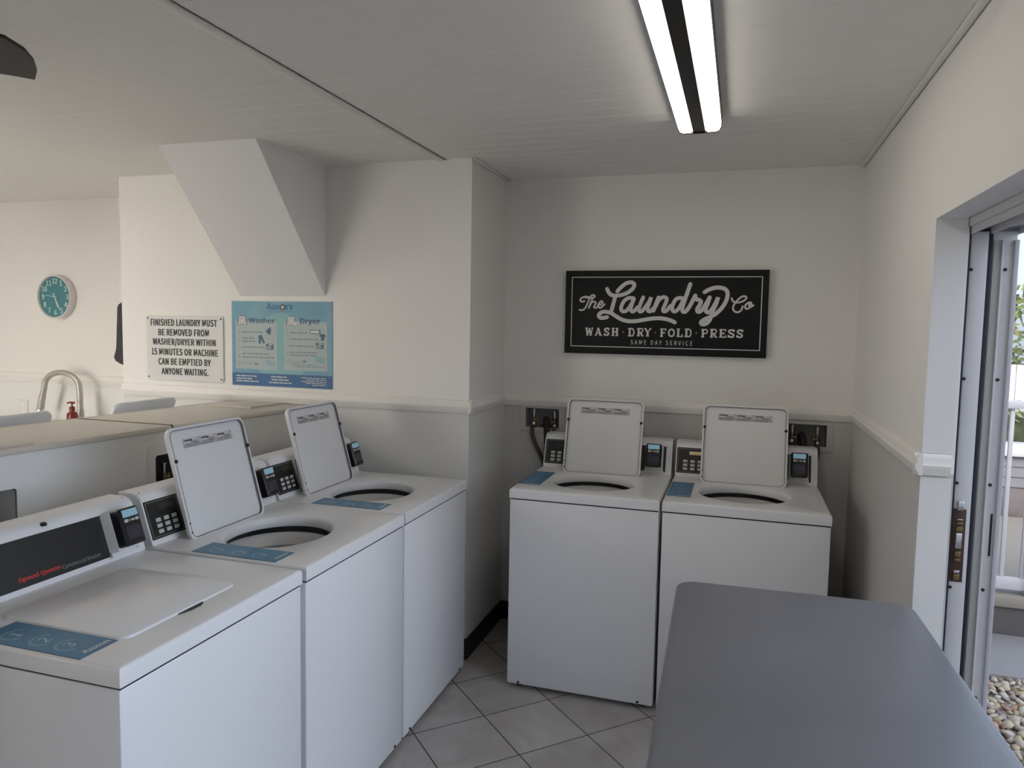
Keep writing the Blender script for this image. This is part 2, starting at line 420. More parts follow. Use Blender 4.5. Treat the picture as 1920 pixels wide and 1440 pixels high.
# strips along the ceiling joints
tr = MB(); tr.box((-1.3845, YF, CZ-.008), (-1.3535, SY, CZ+.004), bev=.002); struct(tr.build('trim_1', 'trim'))
tr = MB(); tr.box((XR-.024, YF, CZ-.010), (XR-.003, D, CZ-.001), bev=.003); struct(tr.build('trim_2', 'trim'))
tr = MB(); tr.box((SX1+.004, SY+.004, CZ-.010), (SX1+.02, D, CZ-.001), bev=.003); struct(tr.build('trim_3', 'trim'))

# chair rail
RAIL = [(0, 0), (.010, 0), (.013, .010), (.019, .020), (.020, .030), (.014, .036), (.015, .050), (.009, .060), (.004, .063), (0, .063)]
RZ = 1.203
def rail(n, fn, a, b):
    mb = MB(); mb.prism(RAIL, fn, a, b); return struct(mb.build('trim_%d' % n, 'trim', sharp=50))
rail(4, lambda p, q, t: (t, D-p, RZ-.008+q), SX1, XR)
rail(5, lambda p, q, t: (t, SY-p, RZ+q), SX0, SX1+.02)
rail(6, lambda p, q, t: (SX1+p, t, RZ+q-.002), SY-.02, D)
rail(7, lambda p, q, t: (XR-p, t, RZ+.006+q), DOOR1-.02, D)
rail(8, lambda p, q, t: (t, DOOR1-p, RZ+.006+q), XR-.02, XR+WT-.012)
rail(9, lambda p, q, t: (t, D-p, RZ-.02+q), XL, SX0)
# black cove base
def base(n, a, b): struct(MB().box(a, b, bev=.003).build('baseboard_%s' % n, 'cove'))
base('return', (SX1, SY, 0), (SX1+.008, D, .105))
base('back', (SX1+.008, D-.008, 0), (XR, D, .105))
base('right', (XR-.008, DOOR1+.02, 0), (XR, D-.008, .105))
base('centre', (-2.0, SY-.008, 0), (SX1+.008, SY, .105))

# half wall with a laminate top, between the two rows of washers (it runs a little askew)
HA, HB = (-2.26, 1.2), (-2.085, 3.22)          # front face, near to far
def hx(y, off=0.0): return HA[0] + (HB[0]-HA[0])*(y-HA[1])/(HB[1]-HA[1]) + off
HW, HZ, HY0 = .465, 1.2, .3
HBOX = ((2.281, 2.50, .93, 1.088), (1.51, 1.744, .92, 1.069))
m = MB()
ys = sorted([HY0, SY] + [v for b in HBOX for v in b[:2]]); zs = sorted([0, HZ-.022] + [v for b in HBOX for v in b[2:]])
for i in range(len(ys)-1):
    for j in range(len(zs)-1):
        a, b, c, d = ys[i], ys[i+1], zs[j], zs[j+1]
        dep = .09 if any(q[0] < (a+b)/2 < q[1] and q[2] < (c+d)/2 < q[3] for q in HBOX) else 0
        m.prism([(hx(a, -dep), a), (hx(b, -dep), b), (hx(b, -HW), b), (hx(a, -HW), a)], lambda p, q, t: (p, q, t), c, d)
half = struct(m.build('wall_half', 'half'))
def board(y0, y1, o0, o1, z0, z1, name='top_board', mt='lam', bev=.004):
    mb = MB()
    mb.prism([(hx(y0, o0), y0), (hx(y1, o0), y1), (hx(y1, o1), y1), (hx(y0, o1), y0)], lambda p, q, t: (p, q, t), z0, z1)
    bmesh.ops.bevel(mb.bm, geom=mb.bm.edges[:], offset=bev, segments=2, profile=.5, affect='EDGES')
    o = mb.build(name, mt, half); return o
board(HY0, 2.356, .012, -HW-.01, HZ-.022, HZ, bev=.006); board(2.362, SY-.001, .012, -HW-.01, HZ-.022, HZ, bev=.006)
mb = MB(); mb.prism([(hx(2.353, .006), 2.353), (hx(2.365, .006), 2.365), (hx(2.365, -HW-.006), 2.365), (hx(2.353, -HW-.006), 2.353)], lambda p, q, t: (p, q, t), HZ-.02, HZ+.0008); mb.build('joint', 'latch', half)
mb = MB(); mb.prism([(hx(HY0, -HW-.010), HY0), (hx(SY, -HW-.010), SY-.002), (hx(SY, -HW-.016), SY-.002), (hx(HY0, -HW-.016), HY0)], lambda p, q, t: (p, q, t), HZ-.024, HZ+.001); mb.build('edge_band', 'trim', half)
board(2.965, 3.19, -.13, -.36, HZ, HZ+.008, 'access_cover', bev=.001)
board(1.45, 1.82, -.02, -.30, HZ, HZ+.008, 'access_cover', bev=.001)

# ------------------------------------------------------------------ sliding doors, slid open past the jamb
def door(n, x0, x1, y0, y1):
    t = bpy.data.objects.new('door_%d' % n, None); COL.objects.link(t); t.location = ((x0+x1)/2, (y0+y1)/2, .03); struct(t)
    cx = (x0+x1)/2; cy = (y0+y1)/2; z0, z1 = 0, 1.875
    w = .075
    L = lambda a, b, bev=.003: ((a[0]-cx, a[1]-cy, a[2]), (b[0]-cx, b[1]-cy, b[2]))
    for (ya, yb) in ((y0, y0+w), (y1-w, y1)):
        mb = MB(); mb.box(*L((x0, ya, z0), (x1, yb, z1)), bev=.003); mb.build('stile', 'vinyl', t)
    for (za, zb) in ((z0, z0+.09), (z1-w, z1)):
        mb = MB(); mb.box(*L((x0+.002, y0+w, za), (x1-.002, y1-w, zb)), bev=.003); mb.build('rail', 'vinyl', t)
    mb = MB(); mb.box(*L((cx-.004, y0+w, z0+.09), (cx+.004, y1-w, z1-w))); mb.build('pane', 'pane', t)
    return t, cx, cy
d1, cx1, cy1 = door(1, .606, .651, 2.366, 3.45)
d2, cx2, cy2 = door(2, .662, .722, 2.372, 3.46)
def on_edge(t, cx, cy, y, name, mt, x0, x1, z0, z1, dep, bev=.001):
    mb = MB(); mb.box((x0-cx, y-cy, z0-.03), (x1-cx, y-cy-dep, z1-.03), bev=bev); return mb.build(name, mt, t)
# grip strips, with a dark strip over the panel gap, on the leading edges
on_edge(d1, cx1, cy1, 2.368, 'shadow_gap', 'gap', .6505, .6590, .03, 1.90, .001)
on_edge(d2, cx2, cy2, 2.372, 'edge_strip', 'vinyl2', .664, .683, .03, 1.88, .004)
on_edge(d2, cx2, cy2, 2.372, 'edge_strip', 'vinyl', .683, .687, .03, 1.88, .010)
on_edge(d2, cx2, cy2, 2.372, 'edge_strip', 'rail', .714, .725, .03, 1.88, .008)
on_edge(d2, cx2, cy2, 2.372, 'pull_slot', 'gap', .7025, .708, .983, 1.107, .0015)
lk = on_edge(d1, cx1, cy1, 2.366, 'lock_plate', 'latch', .607, .640, .90, 1.115, .002)
for i, (za, zb, mt) in enumerate(((1.112, 1.14, 'chrome'), (1.083, 1.087, 'chrome'), (1.070, 1.078, 'brass'), (1.048, 1.064, 'brass'), (1.0, 1.046, 'chrome'), (.974, .992, 'brass'), (.962, .971, 'brass'), (.927, .936, 'chrome'), (.906, .925, 'brass'))):
    mb = MB(); mb.box((.615-cx1, 2.364-cy1, za-.03), (.631-cx1, 2.358-cy1, zb-.03), bev=.0015); mb.build('latch_part', mt, lk)
for z in (1.799, 1.491, 1.19, .883, .56, .2):
    for t, cx, cy, x, y in ((d1, cx1, cy1, .611, 2.366), (d2, cx2, cy2, .696, 2.372)):
        mb = MB(); mb.lathe([(.0045, 0), (.0045, -.003), (.002, -.004)], (x-cx, y-cy, z-.03), 'y', 12); mb.build('screw', 'black', t)
# frame around the opening: track head and sill
m = MB(); m.box((XR+WT-.003, DOOR0, 1.918), (XR+WT+.16, 3.5, DOORZ)); m.box((XR+WT+.001, DOOR0, DOORZ-.001), (XR+WT+.16, 3.5, DOORZ+.09))
for x in (.604, .655, .728): m.box((x, DOOR0, 1.898), (x+.004, 3.5, 1.92))
struct(m.build('trim_10', 'vinyl'))
m = MB(); m.box((XR+WT-.003, DOOR0, -.02), (XR+WT+.16, 3.5, .012), bev=.002)
for x in (.604, .655, .728): m.box((x, DOOR0, .01), (x+.004, 3.5, .028))
struct(m.build('trim_11', 'vinyl2'))
struct(MB().box((XR+WT+.0005, DOOR1+.001, .03), (.6045, DOOR1+.03, 1.9)).build('trim_12', 'gap'))
struct(MB().box((XR-.001, DOOR1-.004, 0), (XR+WT-.006, DOOR1, RZ)).build('trim_13', 'jamb'))
struct(MB().box((XR-.001, DOOR1-.004, RZ+.07), (XR+WT-.006, DOOR1, DOORZ)).build('trim_14', 'jamb'))
struct(MB().box((XR-.0005, DOOR0, DOORZ-.003), (XR+WT-.006, DOOR1, DOORZ+.0)).build('trim_15', 'jamb'))

# ================================================================== OUTSIDE THE DOOR
GZ = -.14
struct(MB().box((-14, -16, GZ-.2), (14, 18, GZ-.03)).build('ground', 'gravel'))
struct(MB().box((.9, 4.26, GZ-.1), (9, 4.86, GZ), bev=.006).build('walkway', 'concrete'))
m = MB(); r_ = random.Random(3)
import mathutils
def pebble(mb, c, s, rng):
    R = mathutils.Euler((rng.uniform(-.5, .5), rng.uniform(-.5, .5), rng.uniform(0, 6.3))).to_matrix()
    rows = [(0, -1), (.75, -.62), (1, 0), (.72, .66), (0, 1)]; V = []; n = 7
    sc = Vector((s*rng.uniform(.8, 1.3), s*rng.uniform(.6, .95), s*rng.uniform(.4, .65)))
    idx = []
    for rr, h in rows:
        if rr == 0: idx.append([len(V)]); V.append(Vector((0, 0, h)))
        else:
            idx.append(list(range(len(V), len(V)+n)))
            for k in range(n): V.append(Vector((rr*math.cos(2*PI*k/n)*rng.uniform(.88, 1.08), rr*math.sin(2*PI*k/n)*rng.uniform(.88, 1.08), h)))
    F = []
    for k in range(n):
        j = (k+1) % n
        F.append((idx[0][0], idx[1][j], idx[1][k])); F.append((idx[4][0], idx[3][k], idx[3][j]))
        for a in (1, 2): F.append((idx[a][k], idx[a][j], idx[a+1][j], idx[a+1][k]))
    mb._add([c + R @ Vector((v.x*sc.x, v.y*sc.y, v.z*sc.z)) for v in V], F)
y = 2.3
while y < 4.25:
    x = .86
    while x < 2.3:
        pebble(m, Vector((x + r_.uniform(-.012, .012), y + r_.uniform(-.012, .012), GZ-.022 + r_.uniform(-.008, .012))), r_.uniform(.015, .031), r_); x += .038
    y += .036
g = m.build('gravel', 'pebble', sharp=80); tag(g, 'bed of loose brown and white pebbles outside the sliding door', 'gravel', kind='stuff')

# porch in front of the house opposite, with its railing
PY = 4.87
m = MB(); m.box((.7, PY, GZ-.05), (9, PY+2.2, .025)); struct(m.build('porch_floor', 'riser'))
struct(MB().box((.7, PY-.02, .025), (9, PY+2.2, .085), bev=.004).build('porch_edge', 'tan'))
t = thing('porch_railing', 'white porch railing with square balusters beyond the sliding door', 'railing', (1.5, PY+.06, .085))
def rp(name, a, b, bev=.004): mb = MB(); mb.box((a[0]-1.5, a[1]-PY-.06, a[2]-.085), (b[0]-1.5, b[1]-PY-.06, b[2]-.085), bev=bev); return mb.build(name, 'rail', t)
RY = PY+.06
rp('top_rail', (.8, RY-.03, 1.19), (3.6, RY+.03, 1.235)); rp('bottom_rail', (.8, RY-.022, .115), (3.6, RY+.022, .185))
for k in range(-5, 19):
    x = 1.535 + .105*k
    if abs(x-1.68) < .04 or abs(x-3.5) < .04 or abs(x-.86) < .04: continue
    rp('baluster', (x-.011, RY-.011, .18), (x+.011, RY+.011, 1.195), .002)
for x in (.86, 1.70, 3.5): rp('post', (x-.045, RY-.045, .085), (x+.045, RY+.045, 1.30), .006)
# garden wall, hedge and white fence beyond the porch
t = thing('garden_wall', 'low brick garden wall with white cap behind the porch railing', 'wall', (3, 7.3, 0))
MB().box((-3, 0, GZ-.1), (6, .25, .30), bev=.005).build('plinth', 'brick', t)
mb = MB()
for k in range(3):
    z = .30 + k*.09; mb.prism([(0, 0), (0, .09), (.012, 0)], lambda p, q, tt: (tt, -p, z+q), -3, 6)
mb.box((-3, 0, .30), (6, .2, .57)); mb.build('siding', 'siding', t)
MB().box((-3, -.05, .57), (6, .3, .66), bev=.012).build('cap', 'rail', t)
t = thing('hedge', 'dark clipped hedge growing behind the white capped garden wall', 'hedge', (3, 8.1, GZ-.05))
mb = MB(); rg = random.Random(11)
for k in range(2600):
    c = Vector((rg.uniform(-3, 5), rg.uniform(-.35, .35), rg.uniform(.0, 1.16))); s = rg.uniform(.035, .08)
    d = Vector((rg.uniform(-1, 1), rg.uniform(-1, 1), rg.uniform(-1, 1))).normalized(); f = d.orthogonal().normalized()
    mb._add([c-d*s, c+f*s*.5, c+d*s, c-f*s*.5], [(0, 1, 2, 3)])
fo = mb.build('foliage', 'leaf', t); fo['kind'] = 'stuff'
MB().box((-3, -.25, 0), (5, .25, 1.06), bev=.05).build('core', 'hedge', t)
t = thing('board_fence', 'tall white board fence far behind the hedge', 'fence', (4.5, 11.2, GZ-.05))
for k in range(28):
    mb = MB(); mb.box((-2.8+k*.2, -.01, .05), (-2.61+k*.2, .012, 1.42), bev=.004); mb.build('board', 'fence', t)
for z in (.4, 1.2):
    mb = MB(); mb.box((-2.8, .012, z), (2.8, .05, z+.08)); mb.build('rail', 'fence', t)
def tree(x, y, h, r, label, seed):
    t = thing('tree', label, 'tree', (x, y, GZ-.05))
    MB().tube([(0, 0, 0), (.05, .03, h*.4), (.0, .1, h*.75)], [.12, .09, .05]).build('trunk', 'bark', t)
    mb = MB(); rg = random.Random(seed)
    for k in range(900):
        a = rg.uniform(0, 6.28); e = rg.uniform(-1, 1); q = r*rg.uniform(.5, 1)**.5; s = rg.uniform(.06, .13)
        c = Vector((q*math.cos(a)*math.sqrt(1-e*e), q*math.sin(a)*math.sqrt(1-e*e), h + q*e*.8))
        d = Vector((rg.uniform(-1, 1), rg.uniform(-1, 1), rg.uniform(-1, 1))).normalized(); f = d.orthogonal().normalized()
        mb._add([c-d*s, c+f*s*.45, c+d*s, c-f*s*.45], [(0, 1, 2, 3)])
    fo = mb.build('foliage', 'leaf', t); fo['kind'] = 'stuff'
tree(5.1, 14.5, 1.9, 1.15, 'small green tree standing behind the white board fence', 5)

# ================================================================== WASHERS
W, H, DP = .65, .908, .69        # width, deck height, depth; local x to the right, y to the back, z up
LID_Y, LID_Z, LID_W, LID_L, LID_X = .458, .902, .382, .376, .318
OPEN = math.radians(-105.2)

def deck_mesh(cx=.321, cy=.268):
    ang = [2*PI*i/96 for i in range(96)]
    x0, x1, y0, y1 = 0, W, 0, DP
    ang += [math.atan2(yy-cy, xx-cx) % (2*PI) for xx in (x0, x1) for yy in (y0, y1)]; ang = sorted(set(round(a, 6) for a in ang))
    def ray(a, ins):
        dx, dy = math.cos(a), math.sin(a); t = 1e9
        for lim, dd, c in ((x1-ins, dx, cx), (x0+ins, dx, cx), (y1-ins, dy, cy), (y0+ins, dy, cy)):
            if abs(dd) > 1e-9 and (lim-c)/dd > 1e-9: t = min(t, (lim-c)/dd)
        return cx+dx*t, cy+dy*t
    def hole(a, r, z): return (cx+r*1.02*math.cos(a), cy+r*.92*math.sin(a), z)
    L = []
    for ins, z in ((.004, .864), (0, .866), (0, .899), (.0012, .9035), (.0045, .907), (.009, H)): L.append([(*ray(a, ins), z) for a in ang])
    for r, z in ((.196, H), (.190, .9055), (.185, .899), (.183, .880), (.186, .872)): L.append([hole(a, r, z) for a in ang])
    mb = MB(); mb.loops(L); return mb

FN = Vector((0, -.95, .312)); FV = Vector((0, .312, .95)); FO = Vector((0, .5555, .909))
def face(x, v, w): return tuple(FO + Vector((x, 0, 0)) + FV*v + FN*w)
def slab(mb, x0, x1, v0, v1, w0, w1, r=.003, mi=None, inset=0.0):
    """rounded plate lying on the sloping console face"""
    cx, cv = (x0+x1)/2, (v0+v1)/2
    A = rrect(x1-x0, v1-v0, r, 4, cx, cv); B = rrect(x1-x0-inset*2, v1-v0-inset*2, max(r-inset*.5, .0005), 4, cx, cv)
    mb.loops([[face(p, q, w0) for p, q in A], [face(p, q, w1-inset) for p, q in A], [face(p, q, w1) for p, q in B]] if inset else
             [[face(p, q, w0) for p, q in A], [face(p, q, w1) for p, q in A]], True, True, mi); return mb

def make_lid(t):
    c = LID_X
    o = bpy.data.objects.new('lid', None)
    # skin: rounded top, raised rim round a flat recessed underside
    mb = MB(); w, l = LID_W, LID_L; cy = -l/2
    ring = lambda ins, z, r: [(p, q, z) for p, q in rrect(w-2*ins, l-2*ins, r, 8, 0, cy)]
    mb.loops([ring(0, .0025, .030), ring(0, .012, .030), ring(.002, .0165, .029), ring(.007, .019, .026)], False, True, mi=0)
    mb.loops([ring(0, .0025, .030), ring(.0015, .0004, .029), ring(.006, .0, .026), ring(.0085, .0006, .024), ring(.009, .0035, .024), ring(.0055, .0055, .026), ring(.0055, .0108, .026), ring(.016, .0098, .02)], False, True, mi=1)
    mb.loops([ring(.0088, -.0001, .0235), ring(.0088, .0002, .0235), ring(.0108, .0002, .0225), ring(.0108, .009, .0225)], mi=2)  # dark ring standing in for the shadow line inside the rim
    lid = mb.build('lid', ['enamel', 'lidin', 'shadow_gap'], t, loc=(c, LID_Y, LID_Z))
    # side tabs and black bumpers
    for s in (-1, 1):
        b = MB(); b.lathe([(.0065, .003), (.0065, -.003), (.004, -.0045), (.0, -.0045)], (s*.181, -.266, 0), 'z', 14, cap1=False); b.build('bumper', 'rubber', lid)
    for y in (-.06, -.03):
        b = MB(); b.lathe([(.003, .001), (.003, -.0012)], (-.183, y, 0), 'z', 10); b.build('screw', 'rubber', lid)
    # caution label: three notices side by side
    b = MB(); Z = .0085
    F = lambda u, v, h: (u, -v, Z-h)
    def q(u0, v0, u1, v1, h, mi): b._add([F(u0, v0, h), F(u1, v0, h), F(u1, v1, h), F(u0, v1, h)], [(0, 1, 2, 3)], mi)
    b.box(F(-.121, .303, -.001), F(.121, .334, .0004), mi=0)
    rr = random.Random(2)
    for k in range(3):
        u = -.119 + k*.080
        q(u, .318, u+.078, .333, .0006, 1); q(u+.070, .3285, u+.0745, .3325, .0009, 2)
        q(u+.003, .3245, u+.040, .330, .0009, 2)
        for j in range(3):
            q(u+.026+.006*j, .3225-.0035*j, u+.072-.003*j, .324-.0035*j, .0009, 2)
        for j in range(4): q(u+.004, .3045+.0033*j, u+.074-rr.uniform(0, .02), .3053+.0033*j, .0009, 2)
    lb = b.build('caution_label', ['label', 'labelw', 'labeld'], lid)
    bpy.data.objects.remove(o); return lid

def make_washer():
    t = thing('washing_machine', 'x', 'washing machine')
    # cabinet
    mb = MB(); mb.box((.0015, .003, .022), (W-.0015, DP-.004, .8605), bev=.006)
    bmesh.ops.delete(mb.bm, geom=[f for f in mb.bm.faces if f.normal.z > .99 and f.calc_area() > .1], context='FACES'); mb.build('cabinet', 'enamel', t)
    for x in (.055, .585):
        b = MB(); b.lathe([(.0055, 0), (.0055, -.0025), (.003, -.0035)], (x, .0032, .033), 'y', 12); b.build('screw', 'rubber', t)
    for x in (.05, W-.05):
        for y in (.06, DP-.06):
            b = MB(); b.lathe([(.022, 0), (.022, .008), (.010, .012), (.010, .025)], (x, y, 0), 'z', 16); b.build('foot', 'rubber', t)
    q_ = lambda i, z: [(i, i, z), (W-i, i, z), (W-i, DP-i, z), (i, DP-i, z)]
    mb = MB(); mb.loops([q_(.0055, .858), q_(.0055, .868), q_(.030, .868), q_(.030, .858), q_(.0055, .858)]); mb.build('deck_seal', 'gap', t)
    deck_mesh().build('deck', 'enamel', t)
    # tub
    c = (.321, .268, 0)
    mb = MB(); mb.lathe([(.200, .846), (.190, .850), (.180, .846), (.171, .832), (.163, .817), (.158, .812), (.155, .814), (.155, .808)], c, 'z', 64, cap0=False, cap1=False); mb.build('tub_ring', 'tub', t)
    mb = MB(); mb.lathe([(.162, .800), (.168, .792), (.172, .775), (.174, .56), (.15, .54), (.0, .54)], c, 'z', 48, cap0=False, cap1=False)
    mb.lathe([(.06, .54), (.05, .58), (.035, .60), (.035, .68), (.025, .695), (0, .697)], c, 'z', 24, cap0=False, cap1=False); mb.build('drum', 'drum', t)
    make_lid(t)
    # console
    mb = MB()
    prof = [(.5555, H-.001), (.556, .9105), (.598, 1.0405), (.603, 1.0535), (.610, 1.062), (.620, 1.0675), (.634, 1.070), (.688, 1.071), (.690, 1.069), (.690, H-.001)]
    mb.prism(prof, lambda p, q, x: (x, p, q), .004, .646)
    bmesh.ops.bevel(mb.bm, geom=[e for e in mb.bm.edges if any(len(f.verts) > 4 for f in e.link_faces)], offset=.003, segments=2, affect='EDGES')
    mb.build('console', 'enamel', t, sharp=30)
    # keypad
    mb = MB(); slab(mb, .010, .152, .016, .140, -.001, .002, .003, 0)
    kp = None
    for (a, b_, c_, d_) in ((.0155, .1465, .1335, .1345), (.0155, .1465, .0215, .0225), (.0155, .0165, .0215, .1345), (.1455, .1465, .0215, .1345)):
        slab(mb, a, b_, c_, d_, .002, .0024, .0002, 1)
    kp = mb.build('keypad', ['panel', 'pline'], t)
    for i in range(3):
        for j in range(3):
            b = MB(); slab(b, .040+.034*i, .061+.034*i, .0305+.0185*j, .0430+.0185*j, .002, .0045, .002, None, .0008)
            b.build('key', 'key', kp)
    b = MB(); slab(b, .068, .128, .106, .122, .002, .0024, .001); b.build('display', 'kdisp', kp)
    # maker's panel
    mb = MB(); slab(mb, .172, .618, .0135, .1385, -.001, .0016, .002)
    npn = mb.build('name_panel', 'panel', t)
    fp = lambda u, v, h: face(u, v, .0016+h)
    mb = MB(); text_into(mb, 'Speed Queen', fp, (.236, .0265, .357, .0420), bold=.022, h=.0004); mb.build('lettering', 'red', npn)
    mb = MB(); text_into(mb, 'Commercial Washer', fp, (.363, .0255, .488, .0375), h=.0004); mb.build('lettering', 'greyink', npn)
    # housing of the card reader: box with a slanting left cheek
    mb = MB()
    Lp = [(.517, .018), (.606, .018), (.606, .140), (.517, .140)]; Lq = [(.5255, .022), (.605, .022), (.605, .138), (.5255, .138)]
    mb.loops([[face(p, q, 0) for p, q in Lp], [face(p, q, .030) for p, q in Lq]], True, True)
    mb.loops([[face(p, q, 0) for p, q in rrect(.092, .018, .002, 3, .5625, .016)], [face(p, q, .010) for p, q in rrect(.092, .018, .002, 3, .5625, .016)]], True, True)
    bmesh.ops.bevel(mb.bm, geom=mb.bm.edges[:], offset=.0015, segments=2, affect='EDGES', clamp_overlap=True)
    mb.build('reader_housing', 'plast', t)
    mb = MB(); slab(mb, .5270, .6000, .0280, .1400, .029, .066, .007, None, .007)
    rd = mb.build('card_reader', 'black', t)
    b = MB(); slab(b, .535, .590, .1120, .1340, .0655, .0668, .002); b.build('screen', 'screen', rd)
    b = MB(); slab(b, .535, .590, .0960, .1075, .0655, .0664, .0015, 1)
    slab(b, .5365, .550, .0970, .1065, .0664, .0668, .0015, 0); slab(b, .5535, .557, .0985, .1055, .0664, .0668, .001, 0)
    slab(b, .5615, .574, .0985, .1045, .0664, .0668, .001, 0); slab(b, .577, .5885, .0970, .1065, .0664, .0668, .0015, 0)
    b.build('button_strip', ['key', 'panel'], rd)
    b = MB(); slab(b, .536, .589, .046, .085, .0655, .0664, .002); b.build('card_window', 'rwin', rd)
    b = MB(); b.lathe([(.0085, 0), (.0085, .006), (.006, .009), (0, .009)], (.345, .606, 1.0555), 'z', 16, cap1=False); b.build('console_lock', 'rubber', t)
    b = MB(); b.lathe([(.0025, 0), (.0025, .0008)], (.022, .624, 1.0685), 'z', 10); b.build('screw', 'rubber', t)
    b = MB(); b.lathe([(.0025, 0), (.0025, .0008)], (.628, .624, 1.0685), 'z', 10); b.build('screw', 'rubber', t)
    # blue instruction decal
    top = lambda u, v, h: (u, v, H+.0005+h)
    mb = MB(); mb.box((.006, .110, H-.0005), (.106, .412, H+.0004), mi=1); mb.box((.0075, .1115, H), (.1045, .4105, H+.0006), mi=0)
    dc = mb.build('instruction_decal', ['decal', 'decaledge'], t)
    for k, v in enumerate((.345, .262, .190)):
        mb = MB(); pts = [(.052+.027*math.cos(a), v+.027*math.sin(a)) for a in [PI*.15+i*PI*1.2/14 for i in range(15)]]
        ribbon(mb, pts, .006, top, .0002); mb.build('arc', 'decal2', dc)
        mb = MB(); text_into(mb, str(k+1), top, (.040, v-.014, .064, v+.014), align='CENTER', h=.0004); mb.build('lettering', 'decalw', dc)
    mb = MB(); text_into(mb, 'Aaxon', top, (.032, .122, .098, .138), bold=.02, h=.0004); mb.build('lettering', 'decalw', dc)
    return t

def shift_opening(o):
    """the left row's tub opening sits a little further back and to the near side"""
    for ch in o.children:
        k = ch.name.split('.')[0]
        if k == 'deck':
            d = deck_mesh(.296, .298).build('deck', 'enamel'); ch.data = d.data; bpy.data.objects.remove(d)
        elif k in ('tub_ring', 'drum'): ch.location = (-.025, .030, 0)
def put(o, loc, rz, label, group, lid_open=True, lid=(0, 0), lean=OPEN):
    o.location = loc; o.rotation_euler = (0, 0, rz); o['label'] = label; o['group'] = group
    for ch in o.children:
        if ch.name.split('.')[0] == 'lid': ch.rotation_euler = (lean if lid_open else 0, 0, 0); ch.location = (LID_X + lid[0], LID_Y + lid[1], LID_Z if lid_open else LID_Z - .006)
    return o
proto = make_washer()
GL, GB, GF = 'washers along the half wall', 'washers against the back wall', 'washers behind the half wall'
LX = -1.178; LL = (-.026, .030); BL = math.radians(-117)
others = [copy_tree(proto) for _ in range(6)]
put(proto, (LX, 1.135, 0), PI/2, 'white washing machine with its lid closed, nearest in the left row', GL, False, (-.020, .012))
put(others[0], (LX, 1.806, 0), PI/2, 'white washing machine with open lid, in the middle of the left row', GL, True, LL)
put(others[1], (LX, 2.466, 0), PI/2, 'white washing machine with open lid, farthest in the left row beside the boxed-out wall', GL, True, LL)
put(others[2], (-.943, 3.021, 0), 0, 'white open washing machine against the back wall, the one left of the black seam', GB)
put(others[3], (-.283, 3.027, 0), 0, 'white open washing machine with amber display on the back wall, behind the grey table', GB)
put(others[4], (-3.322, 3.107, 0), -PI/2, 'washing machine behind the half wall, its raised lid showing below the white notice', GF, True, (0, 0), BL)
put(others[5], (-3.345, 2.435, 0), -PI/2, 'washing machine behind the half wall, its raised lid showing below the faucet', GF, True, (0, 0), BL)
for o in others[:2]: shift_opening(o)
nb = MB(); yn = LID_Y + .012 - LID_L
nb.prism([(.268, yn-.002), (.300, yn-.011), (.335, yn-.011), (.352, yn-.002), (.352, yn+.004), (.268, yn+.004)], lambda p, q, z: (p, q, z), H-.001, H+.0012); nb.build('finger_notch', 'gap', proto)
for o in others[3].children:
    if o.name.split('.')[0] == 'keypad':
        for c in o.children:
            if c.name.split('.')[0] == 'display':
                c.data = c.data.copy(); c.data.materials[0] = M['kamber']; c['label'] = 'lit amber display'
# the wider bases of the two back washers carry a plain blue decal without change

# ================================================================== ON THE CEILING
def strip_lamp(x, y0, y1, label, lens, ang=0.0, lip=.036):
    t = thing('ceiling_lamp', label, 'ceiling lamp', (x, (y0+y1)/2, CZ), ang)
    hl = (y1-y0)/2
    mb = MB(); mb.prism([(-.0785, 0), (-.0785, -lip), (-.0762, -lip), (-.0762, -.012), (-.024, -.026), (-.0215, -.058), (.0215, -.058), (.024, -.026), (.0762, -.012), (.0762, -lip), (.0785, -lip), (.0785, 0)], lambda p, q, tt: (p, tt, q), -hl, hl)
    mb.build('body', 'bronze', t)
    for s in (-1, 1):
        prof = [(s*.0215, -.013), (s*.0215, -.052), (s*.030, -.058), (s*.056, -.0585), (s*.068, -.054), (s*.0745, -.042), (s*.0755, -.012)]
        mb = MB(); mb.prism(prof, lambda p, q, tt: (p, tt, q), -hl+.004, hl-.004); mb.build('lens', lens, t)
    for s in (-1, 1):
        prof = [(-.0775, 0), (-.0775, -.044), (-.069, -.0575), (-.056, -.0615), (.056, -.0615), (.069, -.0575), (.0775, -.044), (.0775, 0)]
        mb = MB(); mb.prism(prof, lambda p, q, tt: (p, tt, q), s*(hl-.003), s*(hl+.003)); mb.build('end_cap', 'bronze', t)
        mb = MB(); mb.lathe([(.004, 0), (.004, s*.004), (.002, s*.006)], (0, s*(hl+.003), -.055), 'y', 10); mb.build('screw', 'bronze', t)
    return t
strip_lamp(-.173, 1.565, 2.787, 'lit twin strip lamp with dark centre bar on the planked ceiling', 'lens')
strip_lamp(-4.1, 1.2, 2.42, 'unseen strip lamp added as fill light over the sink side of the room', 'lens_fill', lip=.013)  # out-of-view lamp, added to fill and soften the warm light

